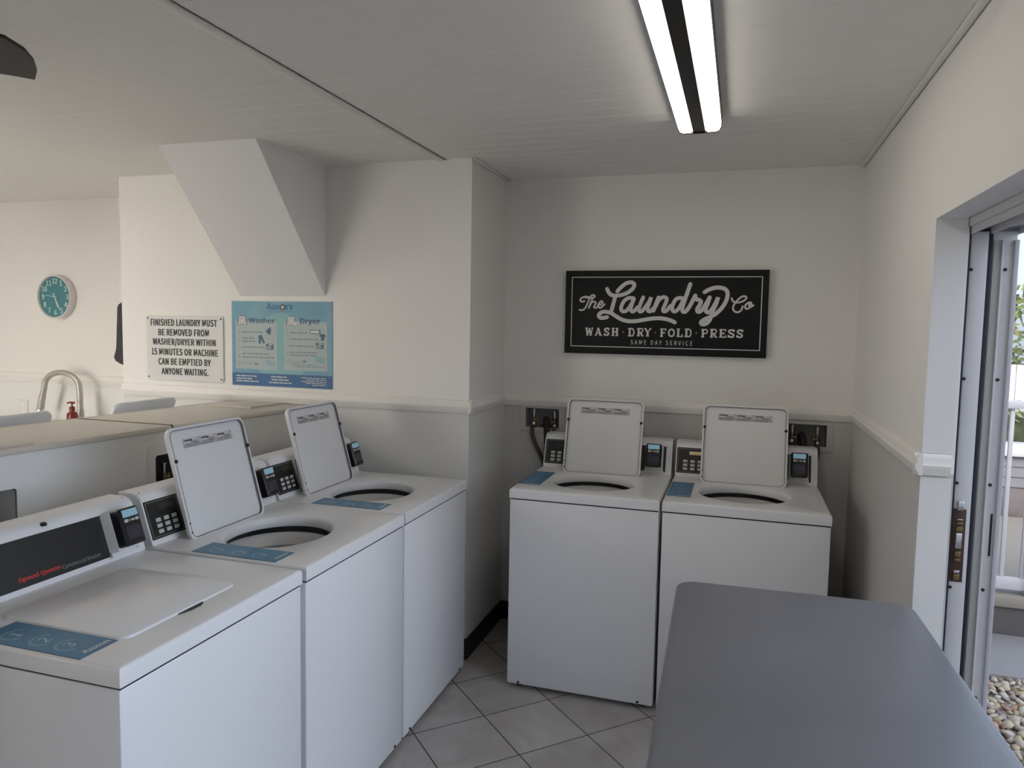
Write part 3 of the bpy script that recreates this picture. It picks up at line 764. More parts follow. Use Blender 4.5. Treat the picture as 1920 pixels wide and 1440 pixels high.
t = thing('ceiling_fan', 'black ceiling fan, only one blade tip showing at the top left', 'fan', (-2.0, .84, CZ))
mb = MB(); mb.lathe([(.0, 0), (.065, 0), (.06, -.03), (.015, -.045), (.0125, -.05), (.0125, -.13), (.02, -.13)], (0, 0, 0), 'z', 24, cap0=False, cap1=False); mb.build('downrod', 'fan', t)
mb = MB(); mb.lathe([(0, -.10), (.06, -.105), (.105, -.13), (.11, -.17), (.10, -.205), (.05, -.225), (0, -.227)], (0, 0, 0), 'z', 32, cap0=False, cap1=False); mb.build('motor', 'fan', t)
for k in range(5):
    a = math.radians(40 + 72*k); mb = MB()
    outl = [(.10, -.022), (.17, -.045), (.30, -.080), (.46, -.100), (.56, -.098), (.615, -.075), (.640, -.03), (.648, .02), (.645, .07), (.632, .118), (.60, .112), (.46, .098), (.30, .078), (.17, .042), (.10, .022)]
    mb.prism(outl, lambda p, q, tt: (p, q, -.200 - .12*q + tt), -.004, .004)
    bmesh.ops.rotate(mb.bm, verts=mb.bm.verts[:], cent=(0, 0, 0), matrix=Matrix.Rotation(a, 3, 'Z')); mb.build('blade', 'fan', t)

# ================================================================== ON THE WALLS
# --- black sign with script lettering
SX, SZ, SW_, SH = -.875, 1.908, .9945, .4235
t = thing('wall_sign', 'large black sign with grey script lettering on the back wall above the two washers', 'sign', (SX, D, SZ))
MB().box((0, -.034, -SH), (SW_, 0, 0), bev=.0015).build('board', 'signblack', t)
sg = lambda u, v, h: (u*SW_, -.034-h, -v*SW_)
mb = MB()
for (a, b, c, d) in ((.033, .0315, .971, .0355), (.0325, .3865, .970, .3905), (.0325, .0315, .0365, .3905), (.9665, .0315, .971, .3905)):
    A = [sg(a, b, 0), sg(c, b, 0), sg(c, d, 0), sg(a, d, 0)]; B = [sg(a, b, .0006), sg(c, b, .0006), sg(c, d, .0006), sg(a, d, .0006)]; mb.loops([A, B], False, True)
mb.build('border', 'signwhite', t)
THICK = [[(0.217, 0.093), (0.225, 0.11), (0.241, 0.124), (0.266, 0.127), (0.294, 0.123), (0.324, 0.111), (0.347, 0.092), (0.355, 0.075), (0.349, 0.063), (0.332, 0.06), (0.312, 0.066), (0.29, 0.083), (0.27, 0.105)], [(0.261, 0.127), (0.255, 0.153), (0.248, 0.182), (0.241, 0.211)], [(0.242, 0.216), (0.223, 0.211), (0.201, 0.21), (0.184, 0.218), (0.177, 0.229), (0.185, 0.24), (0.202, 0.241), (0.221, 0.237)], [(0.242, 0.216), (0.265, 0.231), (0.296, 0.248), (0.331, 0.256), (0.368, 0.255), (0.404, 0.249), (0.444, 0.242), (0.48, 0.239), (0.514, 0.242), (0.544, 0.25), (0.562, 0.259)], [(0.354, 0.14), (0.328, 0.139), (0.307, 0.153), (0.294, 0.178), (0.292, 0.197), (0.302, 0.207), (0.319, 0.203), (0.335, 0.184), (0.348, 0.159), (0.356, 0.14), (0.347, 0.168), (0.341, 0.193), (0.346, 0.206), (0.359, 0.204), (0.375, 0.185)], [(0.402, 0.135), (0.389, 0.168), (0.382, 0.193), (0.385, 0.205), (0.397, 0.205), (0.415, 0.183), (0.433, 0.155), (0.441, 0.135), (0.433, 0.164), (0.426, 0.189), (0.429, 0.204), (0.441, 0.204), (0.455, 0.189)], [(0.455, 0.202), (0.466, 0.17), (0.478, 0.136)], [(0.464, 0.182), (0.478, 0.152), (0.496, 0.135), (0.512, 0.135), (0.519, 0.147), (0.509, 0.176), (0.502, 0.196), (0.508, 0.205), (0.522, 0.199), (0.539, 0.176)], [(0.599, 0.141), (0.584, 0.137), (0.565, 0.143), (0.552, 0.165), (0.547, 0.188), (0.553, 0.203), (0.567, 0.202), (0.582, 0.185), (0.594, 0.161), (0.602, 0.138)], [(0.631, 0.069), (0.618, 0.112), (0.604, 0.158), (0.596, 0.19), (0.601, 0.205), (0.614, 0.203), (0.63, 0.181), (0.646, 0.149), (0.657, 0.125)], [(0.657, 0.125), (0.66, 0.142), (0.674, 0.146), (0.685, 0.155), (0.678, 0.174), (0.669, 0.191), (0.672, 0.204), (0.686, 0.201), (0.703, 0.178), (0.716, 0.155), (0.726, 0.134)], [(0.726, 0.134), (0.717, 0.166), (0.709, 0.189), (0.714, 0.205), (0.728, 0.205), (0.744, 0.183), (0.757, 0.157), (0.766, 0.134), (0.757, 0.166), (0.745, 0.194), (0.739, 0.218)], [(0.701, 0.108), (0.723, 0.095), (0.748, 0.087), (0.772, 0.086), (0.793, 0.091), (0.807, 0.104), (0.81, 0.125), (0.803, 0.154), (0.785, 0.185), (0.76, 0.212), (0.733, 0.229), (0.708, 0.241), (0.691, 0.253), (0.692, 0.264), (0.704, 0.266), (0.72, 0.258), (0.733, 0.24)]]
THIN = [[(0.121, 0.135), (0.102, 0.134), (0.084, 0.141), (0.079, 0.152), (0.088, 0.16), (0.101, 0.155)], [(0.101, 0.135), (0.121, 0.139), (0.143, 0.139), (0.154, 0.133), (0.151, 0.126), (0.14, 0.126), (0.129, 0.137), (0.121, 0.158), (0.112, 0.18), (0.101, 0.197), (0.088, 0.203), (0.076, 0.201)], [(0.142, 0.145), (0.133, 0.169), (0.124, 0.191)], [(0.128, 0.183), (0.14, 0.162), (0.155, 0.159), (0.16, 0.167), (0.152, 0.184), (0.157, 0.191), (0.168, 0.186), (0.177, 0.176)], [(0.176, 0.178), (0.191, 0.17), (0.196, 0.16), (0.188, 0.156), (0.177, 0.167), (0.172, 0.181), (0.181, 0.19), (0.193, 0.185), (0.206, 0.171)], [(0.83, 0.137), (0.836, 0.151), (0.852, 0.158), (0.873, 0.155), (0.892, 0.145), (0.898, 0.133), (0.889, 0.127), (0.873, 0.132), (0.859, 0.145), (0.845, 0.163), (0.838, 0.182), (0.843, 0.198), (0.857, 0.205), (0.871, 0.2), (0.88, 0.187), (0.882, 0.176)], [(0.918, 0.156), (0.905, 0.16), (0.894, 0.174), (0.898, 0.187), (0.911, 0.185), (0.922, 0.173), (0.92, 0.158), (0.912, 0.164), (0.915, 0.177), (0.924, 0.177), (0.932, 0.17)]]
ROW = [('W', 0.109, 0.151, 0.292, 0.334), ('A', 0.158, 0.197, 0.292, 0.333), ('S', 0.205, 0.236, 0.291, 0.333), ('H', 0.246, 0.282, 0.291, 0.333), ('.', 0.304, 0.309, 0.291, 0.333), ('D', 0.33, 0.366, 0.291, 0.333), ('R', 0.376, 0.409, 0.29, 0.332), ('Y', 0.411, 0.448, 0.29, 0.332), ('.', 0.466, 0.471, 0.29, 0.332), ('F', 0.492, 0.522, 0.29, 0.332), ('O', 0.529, 0.566, 0.29, 0.332), ('L', 0.573, 0.603, 0.289, 0.331), ('D', 0.612, 0.648, 0.289, 0.331), ('.', 0.666, 0.671, 0.289, 0.331), ('P', 0.692, 0.726, 0.289, 0.331), ('R', 0.734, 0.769, 0.288, 0.331), ('E', 0.778, 0.811, 0.288, 0.33), ('S', 0.817, 0.852, 0.288, 0.33), ('S', 0.858, 0.891, 0.288, 0.33)]
mb = MB()
for k, L in enumerate(THICK): ribbon(mb, crom(L, 7), .0195 if k not in (4, 5, 7, 8) else .0185, sg, .0006 + .00012*k, rise=.0004)
mb.build('lettering', 'signwhite', t)
mb = MB()
for k, L in enumerate(THIN): ribbon(mb, crom(L, 7), .0088, sg, .0006 + .00012*k, rise=.0004)
mb.build('lettering', 'signwhite', t)
def slab_letter(ch, mb, u0, u1, v0, v1):
    """slab-serif capital in the box; v grows downwards"""
    w, h = u1-u0, v1-v0; st = h*.235; sf = h*.13
    F = lambda x, y: (u0 + x*w, v1 - y*h)
    n = [0]
    def S_(pts, k=st, curve=False):
        P = [F(*p) for p in pts]; P = [(q.x, q.y) for q in crom(P, 6)] if curve else P
        n[0] += 1; ribbon(mb, P, k, sg, .0006+.00004*n[0], round_=False)
    m_ = sf/h/2; hs = st/w/2; c = hs + .06
    ser = lambda x, y, l=.17: S_([(max(x-l, 0), y), (min(x+l, 1), y)], sf)
    if ch == 'W':
        S_([(.14, 1), (.29, 0)], st*.9); S_([(.29, 0), (.5, .95)], st*.55); S_([(.5, .95), (.71, 0)], st*.9); S_([(.71, 0), (.88, 1)], st*.55); ser(.13, 1-m_); ser(.89, 1-m_, .12)
    elif ch == 'A':
        S_([(.17, 0), (.46, 1)], st*.6); S_([(.48, 1), (.80, 0)], st); S_([(.28, .30), (.7, .30)], sf); ser(.17, m_, .17); ser(.82, m_, .18)
    elif ch == 'S':
        S_([(.85, .74), (.74, .88), (.5, 1-.09), (.25, .85), (.19, .70), (.32, .57), (.55, .49), (.78, .38), (.83, .25), (.73, .12), (.5, .09), (.27, .13), (.14, .27)], st*.85, True)
        S_([(.90, .97), (.90, .68)], sf*.8); S_([(.09, .33), (.09, .03)], sf*.8)
    elif ch == 'H':
        for x in (.22, .78): S_([(x, 0), (x, 1)]); ser(x, m_, .2); ser(x, 1-m_, .2)
        S_([(.2, .5), (.8, .5)], sf)
    elif ch in 'DPR':
        S_([(.24, 0), (.24, 1)]); ser(.22, m_, .22); S_([(0, 1-m_), (.3, 1-m_)], sf)
        if ch == 'D':
            S_([(.2, 1-m_), (.5, 1-m_), (.72, .86), (.83, .65), (.84, .5), (.83, .35), (.72, .14), (.5, m_), (.2, m_)], st*.7, True)
        else:
            S_([(.2, 1-m_), (.55, 1-m_), (.78, .90), (.84, .74), (.78, .56), (.55, .46), (.2, .46)], st*.62, True)
            if ch == 'R': S_([(.5, .46), (.82, m_)], st*.9); S_([(.72, m_), (1, m_)], sf)
    elif ch == 'Y':
        S_([(.16, 1), (.5, .45)], st*.9); S_([(.86, 1), (.5, .45)], st*.6); S_([(.5, .5), (.5, 0)]); ser(.15, 1-m_); ser(.86, 1-m_, .14); ser(.5, m_, .2)
    elif ch in 'FE':
        S_([(.24, 0), (.24, 1)]); S_([(0, 1-m_), (.92, 1-m_)], sf); S_([(.9, 1), (.9, .74)], sf); S_([(.24, .5), (.66, .5)], sf); S_([(.66, .62), (.66, .38)], sf)
        if ch == 'F': ser(.24, m_, .24)
        else: S_([(0, m_), (.95, m_)], sf); S_([(.93, 0), (.93, .28)], sf)
    elif ch == 'L':
        S_([(.26, 0), (.26, 1)]); ser(.26, 1-m_, .25); S_([(0, m_), (.95, m_)], sf); S_([(.93, 0), (.93, .32)], sf)
    elif ch == 'O':
        S_([(.5+.36*math.cos(a), .5+.42*math.sin(a)) for a in [2*PI*i/28 for i in range(29)]], st*.8)
    elif ch == '.':
        S_([(0, .5), (1, .5)], w*1.0)
mb = MB()
for ch, a, b, c, d in ROW: slab_letter(ch, mb, a, b, c, d)
mb.build('lettering', 'signwhite', t)
mb = MB(); text_into(mb, 'SAME DAY SERVICE', lambda u, v, h: sg(u, -v, h), (.346, -.3735, .651, -.3505), bold=.005, spacing=1.25); mb.build('lettering', 'signwhite', t)

# --- metal notice
t = thing('notice_sign', 'white metal notice in black capitals asking people to remove finished laundry', 'sign', (-3.088, SY, 1.2935))
NW, NH = .497, .348
mb = MB(); mb.loops([[(p, y, q) for p, q in rrect(NW-i*2, NH-i*2, .012, 6, NW/2, NH/2)] for y, i in ((0, 0), (-.007, 0), (-.0085, .0012))], True, True); mb.build('plate', 'aluminium', t)
ns = lambda u, v, h: (u, -.0085-h, v)
rows = [('FINISHED LAUNDRY MUST', .031, .460, .293), ('BE REMOVED FROM', .082, .408, .2405), ('WASHER/DRYER WITHIN', .043, .450, .188), ('15 MINUTES OR MACHINE', .034, .464, .1355), ('CAN BE EMPTIED BY', .079, .418, .083), ('ANYONE WAITING.', .098, .402, .0305)]
for s_, a, b, v in rows:
    mb = MB(); text_into(mb, s_, ns, (a, v-(.005 if '/' in s_ else 0), b, v+(.0395 if '/' in s_ else .0365)), bold=.024, spacing=1.05); mb.build('lettering', 'ink', t)
for u in (.012, NW-.012):
    for v in (.016, NH-.014):
        mb = MB(); mb.lathe([(.0048, 0), (.0048, -.002), (.002, -.0035)], (u, -.0085, v), 'y', 12); mb.build('screw', 'labeld', t)

# --- blue instruction poster
t = thing('poster', 'blue instruction poster with Washer and Dryer columns right of the metal notice', 'poster', (-2.538, SY, 1.2855))
MB().box((0, -.004, 0), (.594, 0, .437)).build('sheet', 'post_bg', t)
ps = lambda u, v, h: (u, -.004-h, v)
def flat(mb, pts, h, mi=None): mb._add([ps(u, v, h) for u, v in pts], [tuple(range(len(pts)))], mi)
def rect(mb, a, b, c, d, h, mi=None): flat(mb, [(a, b), (c, b), (c, d), (a, d)], h, mi)
mb = MB(); flat(mb, [(.297+.178*math.cos(a), .198+.178*math.sin(a)) for a in [2*PI*i/48 for i in range(48)]], .0002); mb.build('pale_disc', 'post_glow', t)
mb = MB(); rect(mb, 0, 0, .594, .066, .0008); mb.build('footer', 'post_navy', t)
c1 = MB(); c1.box(ps(.0235, .0865, 0), ps(.277, .335, .001)); c1 = c1.build('washer_card', 'post_card', t)
c2 = MB(); c2.box(ps(.317, .0875, 0), ps(.567, .335, .001)); c2 = c2.build('dryer_card', 'post_card', t)
def word(s_, box, m_, par, bold=0.0, align='FIT', h=.0016):
    mb = MB(); text_into(mb, s_, ps, box, bold=bold, align=align, h=h); mb.build('lettering', m_, par)
word('Aax', (.213, .3955, .295, .427), 'post_cyan', t, .014); word('n', (.327, .3955, .364, .420), 'post_cyan', t, .014)
mb = MB(); ribbon(mb, [(.3095+.0115*math.cos(a), .4075+.0115*math.sin(a)) for a in [2*PI*i/24 for i in range(25)]], .006, ps, .0016, round_=False, mi=0)
flat(mb, [(.3095+.0095*math.cos(a), .4075+.0095*math.sin(a)) for a in [2*PI*i/20 for i in range(20)]], .0014, 1); mb.build('logo_ring', ['ink', 'post_white'], t)
word('Washer', (.106, .3255, .263, .3525), 'post_ink', c1, .012); word('Dryer', (.412, .3175, .527, .3535), 'post_ink', c2, .012)
for card, x, L in ((c1, .036, (.271, .229, .188, .143, .104)), (c2, .328, (.271, .235, .203, .166, .12))):
    for k, v in enumerate(L): word(str(k+1), (x-.002, v, x+.0215, v+.019), 'post_grey', card, 0, 'CENTER')
# lines of small print: strips broken into words
rr = random.Random(5)
def lines(par, m_, L, hgt=.0062):
    for a, b, c, d in L:
        mb = MB(); u = a; v = (b+d)/2 - hgt/2
        while u < c-.006:
            l = min(rr.uniform(.016, .04), c-u); rect(mb, u, v, u+l, v+hgt, .0015); u += l+.0045
        mb.build('small_print', m_, par)
lines(t, 'post_grey', [(.217, .383, .365, .389)], .0045)
lines(c1, 'post_grey', [(.063,.27,.196,.286),(.063,.24,.145,.252),(.063,.225,.145,.236),(.063,.192,.203,.208),(.064,.158,.226,.174),(.064,.138,.257,.157)])
lines(c2, 'post_grey', [(.35,.273,.454,.285),(.353,.239,.517,.255),(.351,.204,.49,.22),(.352,.172,.507,.188),(.354,.157,.51,.175)])
lines(c2, 'post_grey', [(.357,.1155,.5,.1195),(.375,.1065,.559,.1105)], .0035)
word('Press start', (.064, .110, .128, .1235), 'post_grey', c1); word('Press start', (.352, .125, .418, .1385), 'post_grey', c2)
lines(t, 'post_white', [(.026,.041,.151,.059),(.026,.028,.121,.044),(.026,.014,.162,.032),(.238,.041,.338,.06),(.241,.028,.343,.044),(.225,.012,.359,.030)], .0058)
lines(t, 'post_white', [(.415,.050,.561,.054),(.445,.041,.561,.045),(.419,.032,.561,.036),(.443,.023,.561,.027),(.48,.014,.561,.018)], .0035)
# pictograms
for x, card, extra in ((.031, c1, 0), (.325, c2, 1)):
    mb = MB(); z = .311
    flat(mb, [(x+.012, z+.008), (x+.056, z+.008), (x+.052, z+.047), (x+.016, z+.047)], .0016, 0)
    flat(mb, [(x, z+.012), (x+.012, z+.010), (x+.016, z+.045), (x+.010, z+.045)], .0017, 1); flat(mb, [(x+.056, z+.010), (x+.068, z+.012), (x+.058, z+.045), (x+.052, z+.045)], .0017, 1)
    rect(mb, x+.017, z+.049, x+.051, z+.053, .0016, 1); rect(mb, x-.002, z+.003, x+.070, z+.006, .0016, 1)
    ribbon(mb, [(x+.034+.013*math.cos(a), z+.025+.014*math.sin(a)) for a in [2*PI*i/24 for i in range(25)]], .0028, ps, .0018, False, 1)
    if extra: flat(mb, [(x+.058+.010*math.cos(a), z+.014+.010*math.sin(a)) for a in [2*PI*i/16 for i in range(16)]], .0019, 0)
    mb.build('machine_icon', ['post_white', 'post_grey'], card)
mb = MB(); flat(mb, [(.207, .281), (.216, .294), (.226, .298), (.231, .306), (.237, .303), (.240, .285), (.233, .264)], .0016); mb.build('bottle_icon', 'post_ink', c1)
mb = MB(); flat(mb, [(.163, .261), (.183, .265), (.203, .224), (.192, .219), (.180, .245), (.177, .218), (.166, .219)], .0016); mb.build('trousers_icon', 'post_ink', c1)
for x, y, card in ((.210, .190, c1), (.503, .201, c2)):
    mb = MB(); rect(mb, x, y, x+.043, y+.030, .0016, 0)
    for i in range(4):
        for j in range(2): rect(mb, x+.004+.007*i, y+.004+.008*j, x+.009+.007*i, y+.009+.008*j, .0018, 1)
    rect(mb, x+.012, y+.022, x+.038, y+.027, .0018, 1); mb.build('keypad_icon', ['post_ink', 'post_white'], card)
for (a, b, c, d), card in (((.137, .109, .162, .121), c1), ((.422, .128, .449, .141), c2)):
    mb = MB(); cx, cy = (a+c)/2, (b+d)/2; flat(mb, [(cx+(c-a)/2*math.cos(q), cy+(d-b)/2*math.sin(q)) for q in [2*PI*i/20 for i in range(20)]], .0016); mb.build('start_icon', 'post_grey', card)
for (a, b, c, d), card in (((.205, .104, .262, .134), c1), ((.497, .128, .555, .164), c2)):
    mb = MB(); rect(mb, a, b+.008, a+(c-a)*.6, d, .0016); rect(mb, a+(c-a)*.35, b, c, d-.009, .0017); mb.build('payment_icon', 'post_lite', card)
mb = MB(); rect(mb, .467, .275, .529, .296, .0016, 0); rect(mb, .4705, .2785, .521, .2925, .0018, 1); mb.build('lint_screen_icon', ['post_ink', 'post_white'], c2)
mb = MB(); flat(mb, [(.522, .268), (.532, .276), (.550, .276), (.560, .268), (.556, .260), (.550, .263), (.550, .243), (.532, .243), (.532, .263), (.526, .260)], .0016); mb.build('shirt_icon', 'post_ink', c2)

# --- clock
CR = .144
t = thing('wall_clock', 'round teal wall clock with white rim on the far left wall', 'clock', (-4.315, D, 1.757))
mb = MB(); mb.lathe([(CR-.004, 0), (CR, -.004), (CR, -.044), (CR-.003, -.049), (CR-.008, -.049), (CR-.011, -.045), (CR-.011, -.034)], (0, 0, 0), 'y', 64, cap1=False); mb.build('rim', 'clockrim', t)
mb = MB(); mb.lathe([(CR-.0105, -.030), (CR-.0105, -.034)], (0, 0, 0), 'y', 64); mb.build('dial', 'teal', t)
ck = lambda u, v, h: (u, -.034-h, v)
dial = [o for o in t.children if o.name.startswith('dial')][0]
for k in range(1, 13):
    a = PI/2 - k*PI/6; cx, cy = .103*math.cos(a), .103*math.sin(a); w_ = .0095 if k not in (10, 11, 12) else .018
    if k in (1, ): w_ = .006
    if k == 11: w_ = .014
    mb = MB(); text_into(mb, str(k), ck, (cx-.03, cy-.0165, cx+.03, cy+.0165), bold=.015, align='CENTER', h=.0008); mb.build('numeral', 'clocknum', dial)
def hand(name, deg, l, tail, w_, h):
    a = math.radians(90-deg); mb = MB(); ribbon(mb, [(-tail*math.cos(a), -tail*math.sin(a)), (l*math.cos(a), l*math.sin(a))], w_, ck, h); mb.build(name, 'clocknum', t)
hand('hour_hand', 161, .070, .022, .0085, .004); hand('minute_hand', 153, .098, .024, .0068, .006); hand('second_hand', 277, .072, .024, .0036, .008)

# --- dark dispenser on the far end of the boxed-out wall, seen edge-on
t = thing('wall_dispenser', 'dark wall dispenser seen edge-on at the left end of the boxed-out wall', 'dispenser', (SX0, 3.288, 1.36))
prof = [(0, .0), (-.030, .012), (-.062, .024), (-.075, .042), (-.073, .056), (-.056, .086), (-.047, .11), (-.044, .32), (-.036, .338), (0, .358)]
mb = MB(); mb.prism(prof, lambda p, q, tt: (p, tt, q), -.062, .062)
bmesh.ops.bevel(mb.bm, geom=[e for e in mb.bm.edges if any(len(f.verts) > 4 for f in e.link_faces)], offset=.005, segments=2, affect='EDGES', clamp_overlap=True); mb.build('body', 'disp', t)
mb = MB(); mb.box((-.077, -.03, .036), (-.066, .03, .062), bev=.003); mb.build('push_bar', 'black', t)
t = thing('wall_outlet', 'small white outlet plate low on the far left wall under the faucet', 'outlet', (-4.66, D, 1.0))
MB().box((-.036, -.006, -.058), (.036, 0, .058), bev=.003).build('plate', 'plast', t)
for z in (-.022, .022): MB().box((-.014, -.0075, z-.014), (.014, -.005, z+.014), bev=.002).build('socket', 'trim', t)

# --- washer outlet boxes, valves and hoses
def outlet_box(name_label, u0, u1, v0, v1, fn, ax, flange, r=.004, dark='boxdark', flange_mat='low', fl=(.022, .022, .020, .022)):
    """fn(u, v, d): d > 0 into the wall. Box with a flange round the opening"""
    t = thing('washer_outlet_box', name_label, 'outlet box', fn((u0+u1)/2, v0, 0))
    o = Vector(fn((u0+u1)/2, v0, 0)); F = lambda u, v, d: tuple(Vector(fn(u, v, d)) - o)
    cx, cy = (u0+u1)/2, (v0+v1)/2; e = .0004
    mb = MB()
    R = lambda i, d, rad: [F(p, q, d) for p, q in rrect(u1-u0-2*i, v1-v0-2*i, rad, 5, cx, cy)]
    mb.loops([R(e, -.001, r), R(e, .0, r), R(.002, .075, r)], False, True); mb.build('tray', dark, t)
    l, rr_, b, tp = fl; a0, a1, b0, b1 = u0-l, u1+rr_, v0-b, v1+tp
    ro = flange
    Q = lambda d, rad, i: [F(p, q, d) for p, q in rrect(a1-a0-2*i, b1-b0-2*i, rad, 5, (a0+a1)/2, (b0+b1)/2)]
    mb = MB(); mb.loops([Q(0, ro, 0), Q(-.003, ro, .0), Q(-.004, ro, .0015), R(e, -.004, r), R(e, 0.004, r)]); mb.build('flange', flange_mat, t)
    return t, F, (u0, u1, v0, v1)
def valve(t, F, u, v, side, par_h=.095):
    """shut-off valve: chrome stem above a dull brass body with a lever"""
    n = lambda a, b, d: Vector(F(a, b, d))
    mb = MB(); mb.tube([n(u, v+par_h, .018), n(u, v+par_h-.004, .018)], .010, 14); mb.tube([n(u, v+par_h-.006, .018), n(u, v+.052, .018)], [.0068, .0058], 14); vb = mb.build('valve', 'chrome', t)
    mb = MB(); mb.tube([n(u, v+.054, .018), n(u, v+.020, .018)], [.0095, .0095], 12); mb.tube([n(u, v+.036, .018), n(u+side*.020, v+.034, .018)], .0085, 12)
    mb.tube([n(u+side*.020, v+.020, .018), n(u+side*.020, v+.050, .018)], .0075, 10); mb.build('valve_body', 'brass', vb)
    mb = MB(); mb.tube([n(u, v+.022, .016), n(u, v+.006, .012)], [.0125, .0115], 14); mb.build('hose_nut', 'chrome', vb)
FB = lambda u, v, d: (u, D+d, v)
tA, FA, _ = outlet_box('recessed grey outlet box with two valves on the back wall near the corner', *BOX_A, FB, 'y', .003, dark='boxgrey', fl=(.033, .030, .022, .012))
valve(tA, FA, -1.044, 1.082, 1); valve(tA, FA, -.930, 1.074, -1)
tB, FBx, _ = outlet_box('recessed grey outlet box with two valves at the right end of the back wall', *BOX_B, FB, 'y', .003, dark='boxgrey', fl=(.030, .028, .025, .014))
valve(tB, FBx, .257, 1.070, 1); valve(tB, FBx, .371, 1.066, -1)
def tubeobj(par, name, pts, r, m_, n=14):
    o = MB().tube([p - par.location for p in crom(pts, 8)], r, n).build(name, m_, par); return o
tubeobj(tA, 'supply_hose', [(-1.044, 3.764, 1.088), (-1.046, 3.735, 1.074), (-1.040, 3.728, 1.04), (-1.022, 3.728, .99), (-.992, 3.728, .93), (-.967, 3.729, .86), (-.955, 3.731, .76)], .0105, 'hose')
tubeobj(tA, 'supply_hose', [(-.930, 3.764, 1.080), (-.930, 3.735, 1.066), (-.928, 3.731, 1.03), (-.92, 3.731, .97), (-.91, 3.731, .88)], .0105, 'hose')
tubeobj(tB, 'supply_hose', [(.371, 3.764, 1.072), (.372, 3.738, 1.058), (.371, 3.737, 1.035), (.362, 3.737, .98), (.345, 3.737, .92), (.33, 3.737, .82)], .0105, 'hose')
tubeobj(tB, 'supply_hose', [(.257, 3.764, 1.076), (.257, 3.738, 1.062), (.256, 3.737, 1.02), (.25, 3.737, .95), (.24, 3.737, .88)], .0105, 'hose')
def drain(par, x, z, dx):
    tubeobj(par, 'drain_hose', [(x, 3.805, z+.015), (x, 3.797, z+.035), (x+dx*.3, 3.770, z+.043), (x+dx*.7, 3.745, z+.024), (x+dx, 3.7360, z-.015), (x+dx*1.1, 3.7355, z-.08), (x+dx*1.1, 3.7355, z-.20)], .0160, 'rubber')
drain(tA, -.985, 1.080, .022); drain(tB, .300, 1.073, .008)
# two more boxes in the half wall (mostly hidden by the washers)
hd = (Vector((HB[0]-HA[0], HB[1]-HA[1], 0))).normalized(); hn = Vector((-hd.y, hd.x, 0))   # into the half wall
FH = lambda u, v, d: tuple(Vector((hx(u), u, v)) + hn*d)
t, F_, q = outlet_box('white framed outlet box in the half wall behind the middle washer', *HBOX[0], FH, 'x', .032, r=.012, flange_mat='plast', dark='black', fl=(.036, .036, .036, .042))
valve(t, F_, 2.34, .955, 1); valve(t, F_, 2.44, .955, -1)
t, F_, q = outlet_box('grey recess in the half wall above the nearest washer', *HBOX[1], FH, 'x', .008, r=.010, flange_mat='half', dark='boxgrey', fl=(.004, .004, .004, .004))

# ================================================================== FOLDING TABLE
TA = math.radians(1.6)
t = thing('folding_table', 'grey plastic folding table with rounded corners in the foreground by the door', 'table', (.172, 1.476, 0), TA)
TW, TL, TZ = .600, 1.20, .914
mb = MB(); R_ = lambda i, z: [(p, q, z) for p, q in rrect(TW-2*i, TL-2*i, .052-i*.5, 10)]
mb.loops([R_(.012, TZ-.044), R_(.002, TZ-.038), R_(0, TZ-.030), R_(0, TZ-.012), R_(.0015, TZ-.006), R_(.005, TZ-.0015), R_(.010, TZ)], True, True)
mb.build('tabletop', 'table', t, sharp=25)
for s in (-1, 1):
    mb = MB(); y = s*.44
    mb.tube([(-.235, y, .02), (-.235, y, .80), (-.22, y, .855), (-.18, y, .862), (.18, y, .862), (.22, y, .855), (.235, y, .80), (.235, y, .02)], .013, 12); mb.build('leg', 'tleg', t)
    mb = MB(); mb.tube([(-.235, y, .25), (.235, y, .25)], .010, 10); mb.build('crossbar', 'tleg', t)
    mb = MB(); mb.tube([(0, y, .860), (0, y-s*.26, .868)], .008, 10); mb.build('brace', 'tleg', t)
    for x in (-.235, .235):
        mb = MB(); mb.lathe([(.017, 0), (.017, .03), (.014, .034)], (x, y, 0), 'z', 14); mb.build('foot', 'rubber', t)

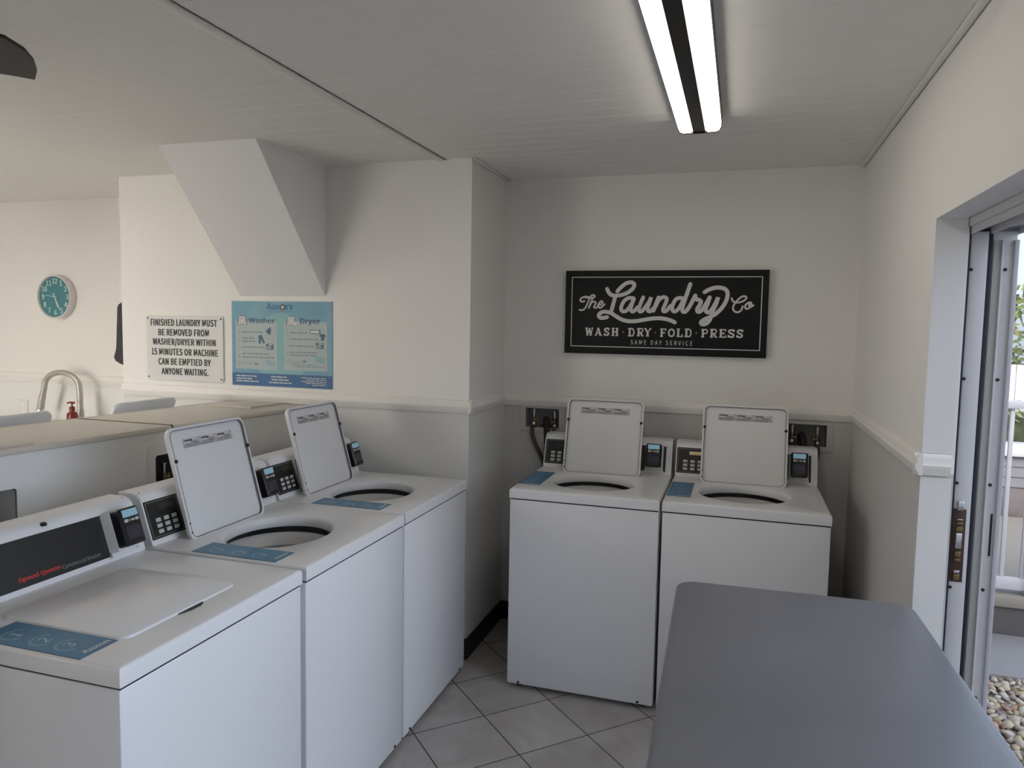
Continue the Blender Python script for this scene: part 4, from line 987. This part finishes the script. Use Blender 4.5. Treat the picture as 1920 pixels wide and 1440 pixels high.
# ================================================================== SINK CORNER
t = thing('sink_counter', 'white sink counter under the arched faucet behind the half wall', 'counter', (-4.3, 3.43, 0))
MB().box((-.6, -.28, .10), (.6, .32, .90), bev=.003).build('cabinet', 'trim', t)
MB().box((-.58, -.24, 0), (.58, .30, .10)).build('toe_kick', 'cove', t)
mb = MB()
cells(mb, [-.62, -.38, .22, .62], [-.30, -.20, .14, .32], [(-.38, .22, -.20, .14)], lambda a, b, c, d: ((a, c, .90), (b, d, .935)))
mb.build('countertop', 'plast', t)
mb = MB(); mb.loops([[(p, q, z) for p, q in rrect(.6-i*2, .34-i*2, .03, 5, -.08, -.03)] for z, i in ((.936, .0), (.934, .004), (.78, .03))], False, True); mb.build('basin', 'steel', t)
for s in (-1, 1):
    d_ = MB().box((s*.02, -.298, .13), (s*.57, -.28, .87), bev=.003).build('door', 'plast', t); MB().tube([(s*.06, -.315, .70), (s*.06, -.315, .82)], .006, 8).build('handle', 'steel', d_)
t = thing('faucet', 'brushed steel gooseneck faucet rising above the half wall', 'faucet', (-4.02, 3.62, .935))
mb = MB(); mb.lathe([(.028, 0), (.028, .006), (.022, .012), (.021, .10), (.017, .11)], (0, 0, 0), 'z', 24); mb.build('base', 'steel', t)
arc = [(0, 0, .10), (0, 0, .20), (-.004, 0, .236)] + [(-.148+.146*math.cos(a), 0, .240+.094*math.sin(a)) for a in [PI*i/12 for i in range(1, 12)]] + [(-.300, 0, .215), (-.312, 0, .180)]
mb = MB(); mb.tube([p for p in crom(arc, 4)], .0175, 16); mb.build('spout', 'steel', t)
mb = MB(); mb.tube([(-.311, 0, .184), (-.324, 0, .14), (-.334, 0, .095), (-.337, 0, .085)], [.019, .0205, .022, .020], 16); hd_ = mb.build('spray_head', 'steel', t)
mb = MB(); mb.lathe([(.026, .0), (.026, .012), (.020, .016)], (-.337, 0, .077), 'z', 18); mb.build('collar', 'chrome', hd_)
mb = MB(); mb.tube([(.015, -.01, .055), (.05, -.03, .045), (.085, -.05, .018)], [.010, .008, .007], 10); mb.build('lever', 'steel', t)
t = thing('soap_bottle', 'red pump soap bottle beside the faucet', 'soap bottle', (-3.992, 3.535, .935))
mb = MB(); mb.lathe([(0, 0), (.030, .001), (.032, .006), (.032, .075), (.029, .088), (.015, .100), (.0145, .107)], (0, 0, 0), 'z', 24, cap0=False); mb.build('bottle', 'soap', t)
mb = MB(); mb.lathe([(.0165, .106), (.0165, .126), (.013, .130), (.005, .132), (.005, .152)], (0, 0, 0), 'z', 20); mb.build('collar', 'soap', t)
mb = MB(); mb.tube([(.018, 0, .155), (-.010, 0, .156), (-.034, 0, .153), (-.038, 0, .147)], [.007, .0065, .005, .004], 10); mb.build('pump', 'soap', t)
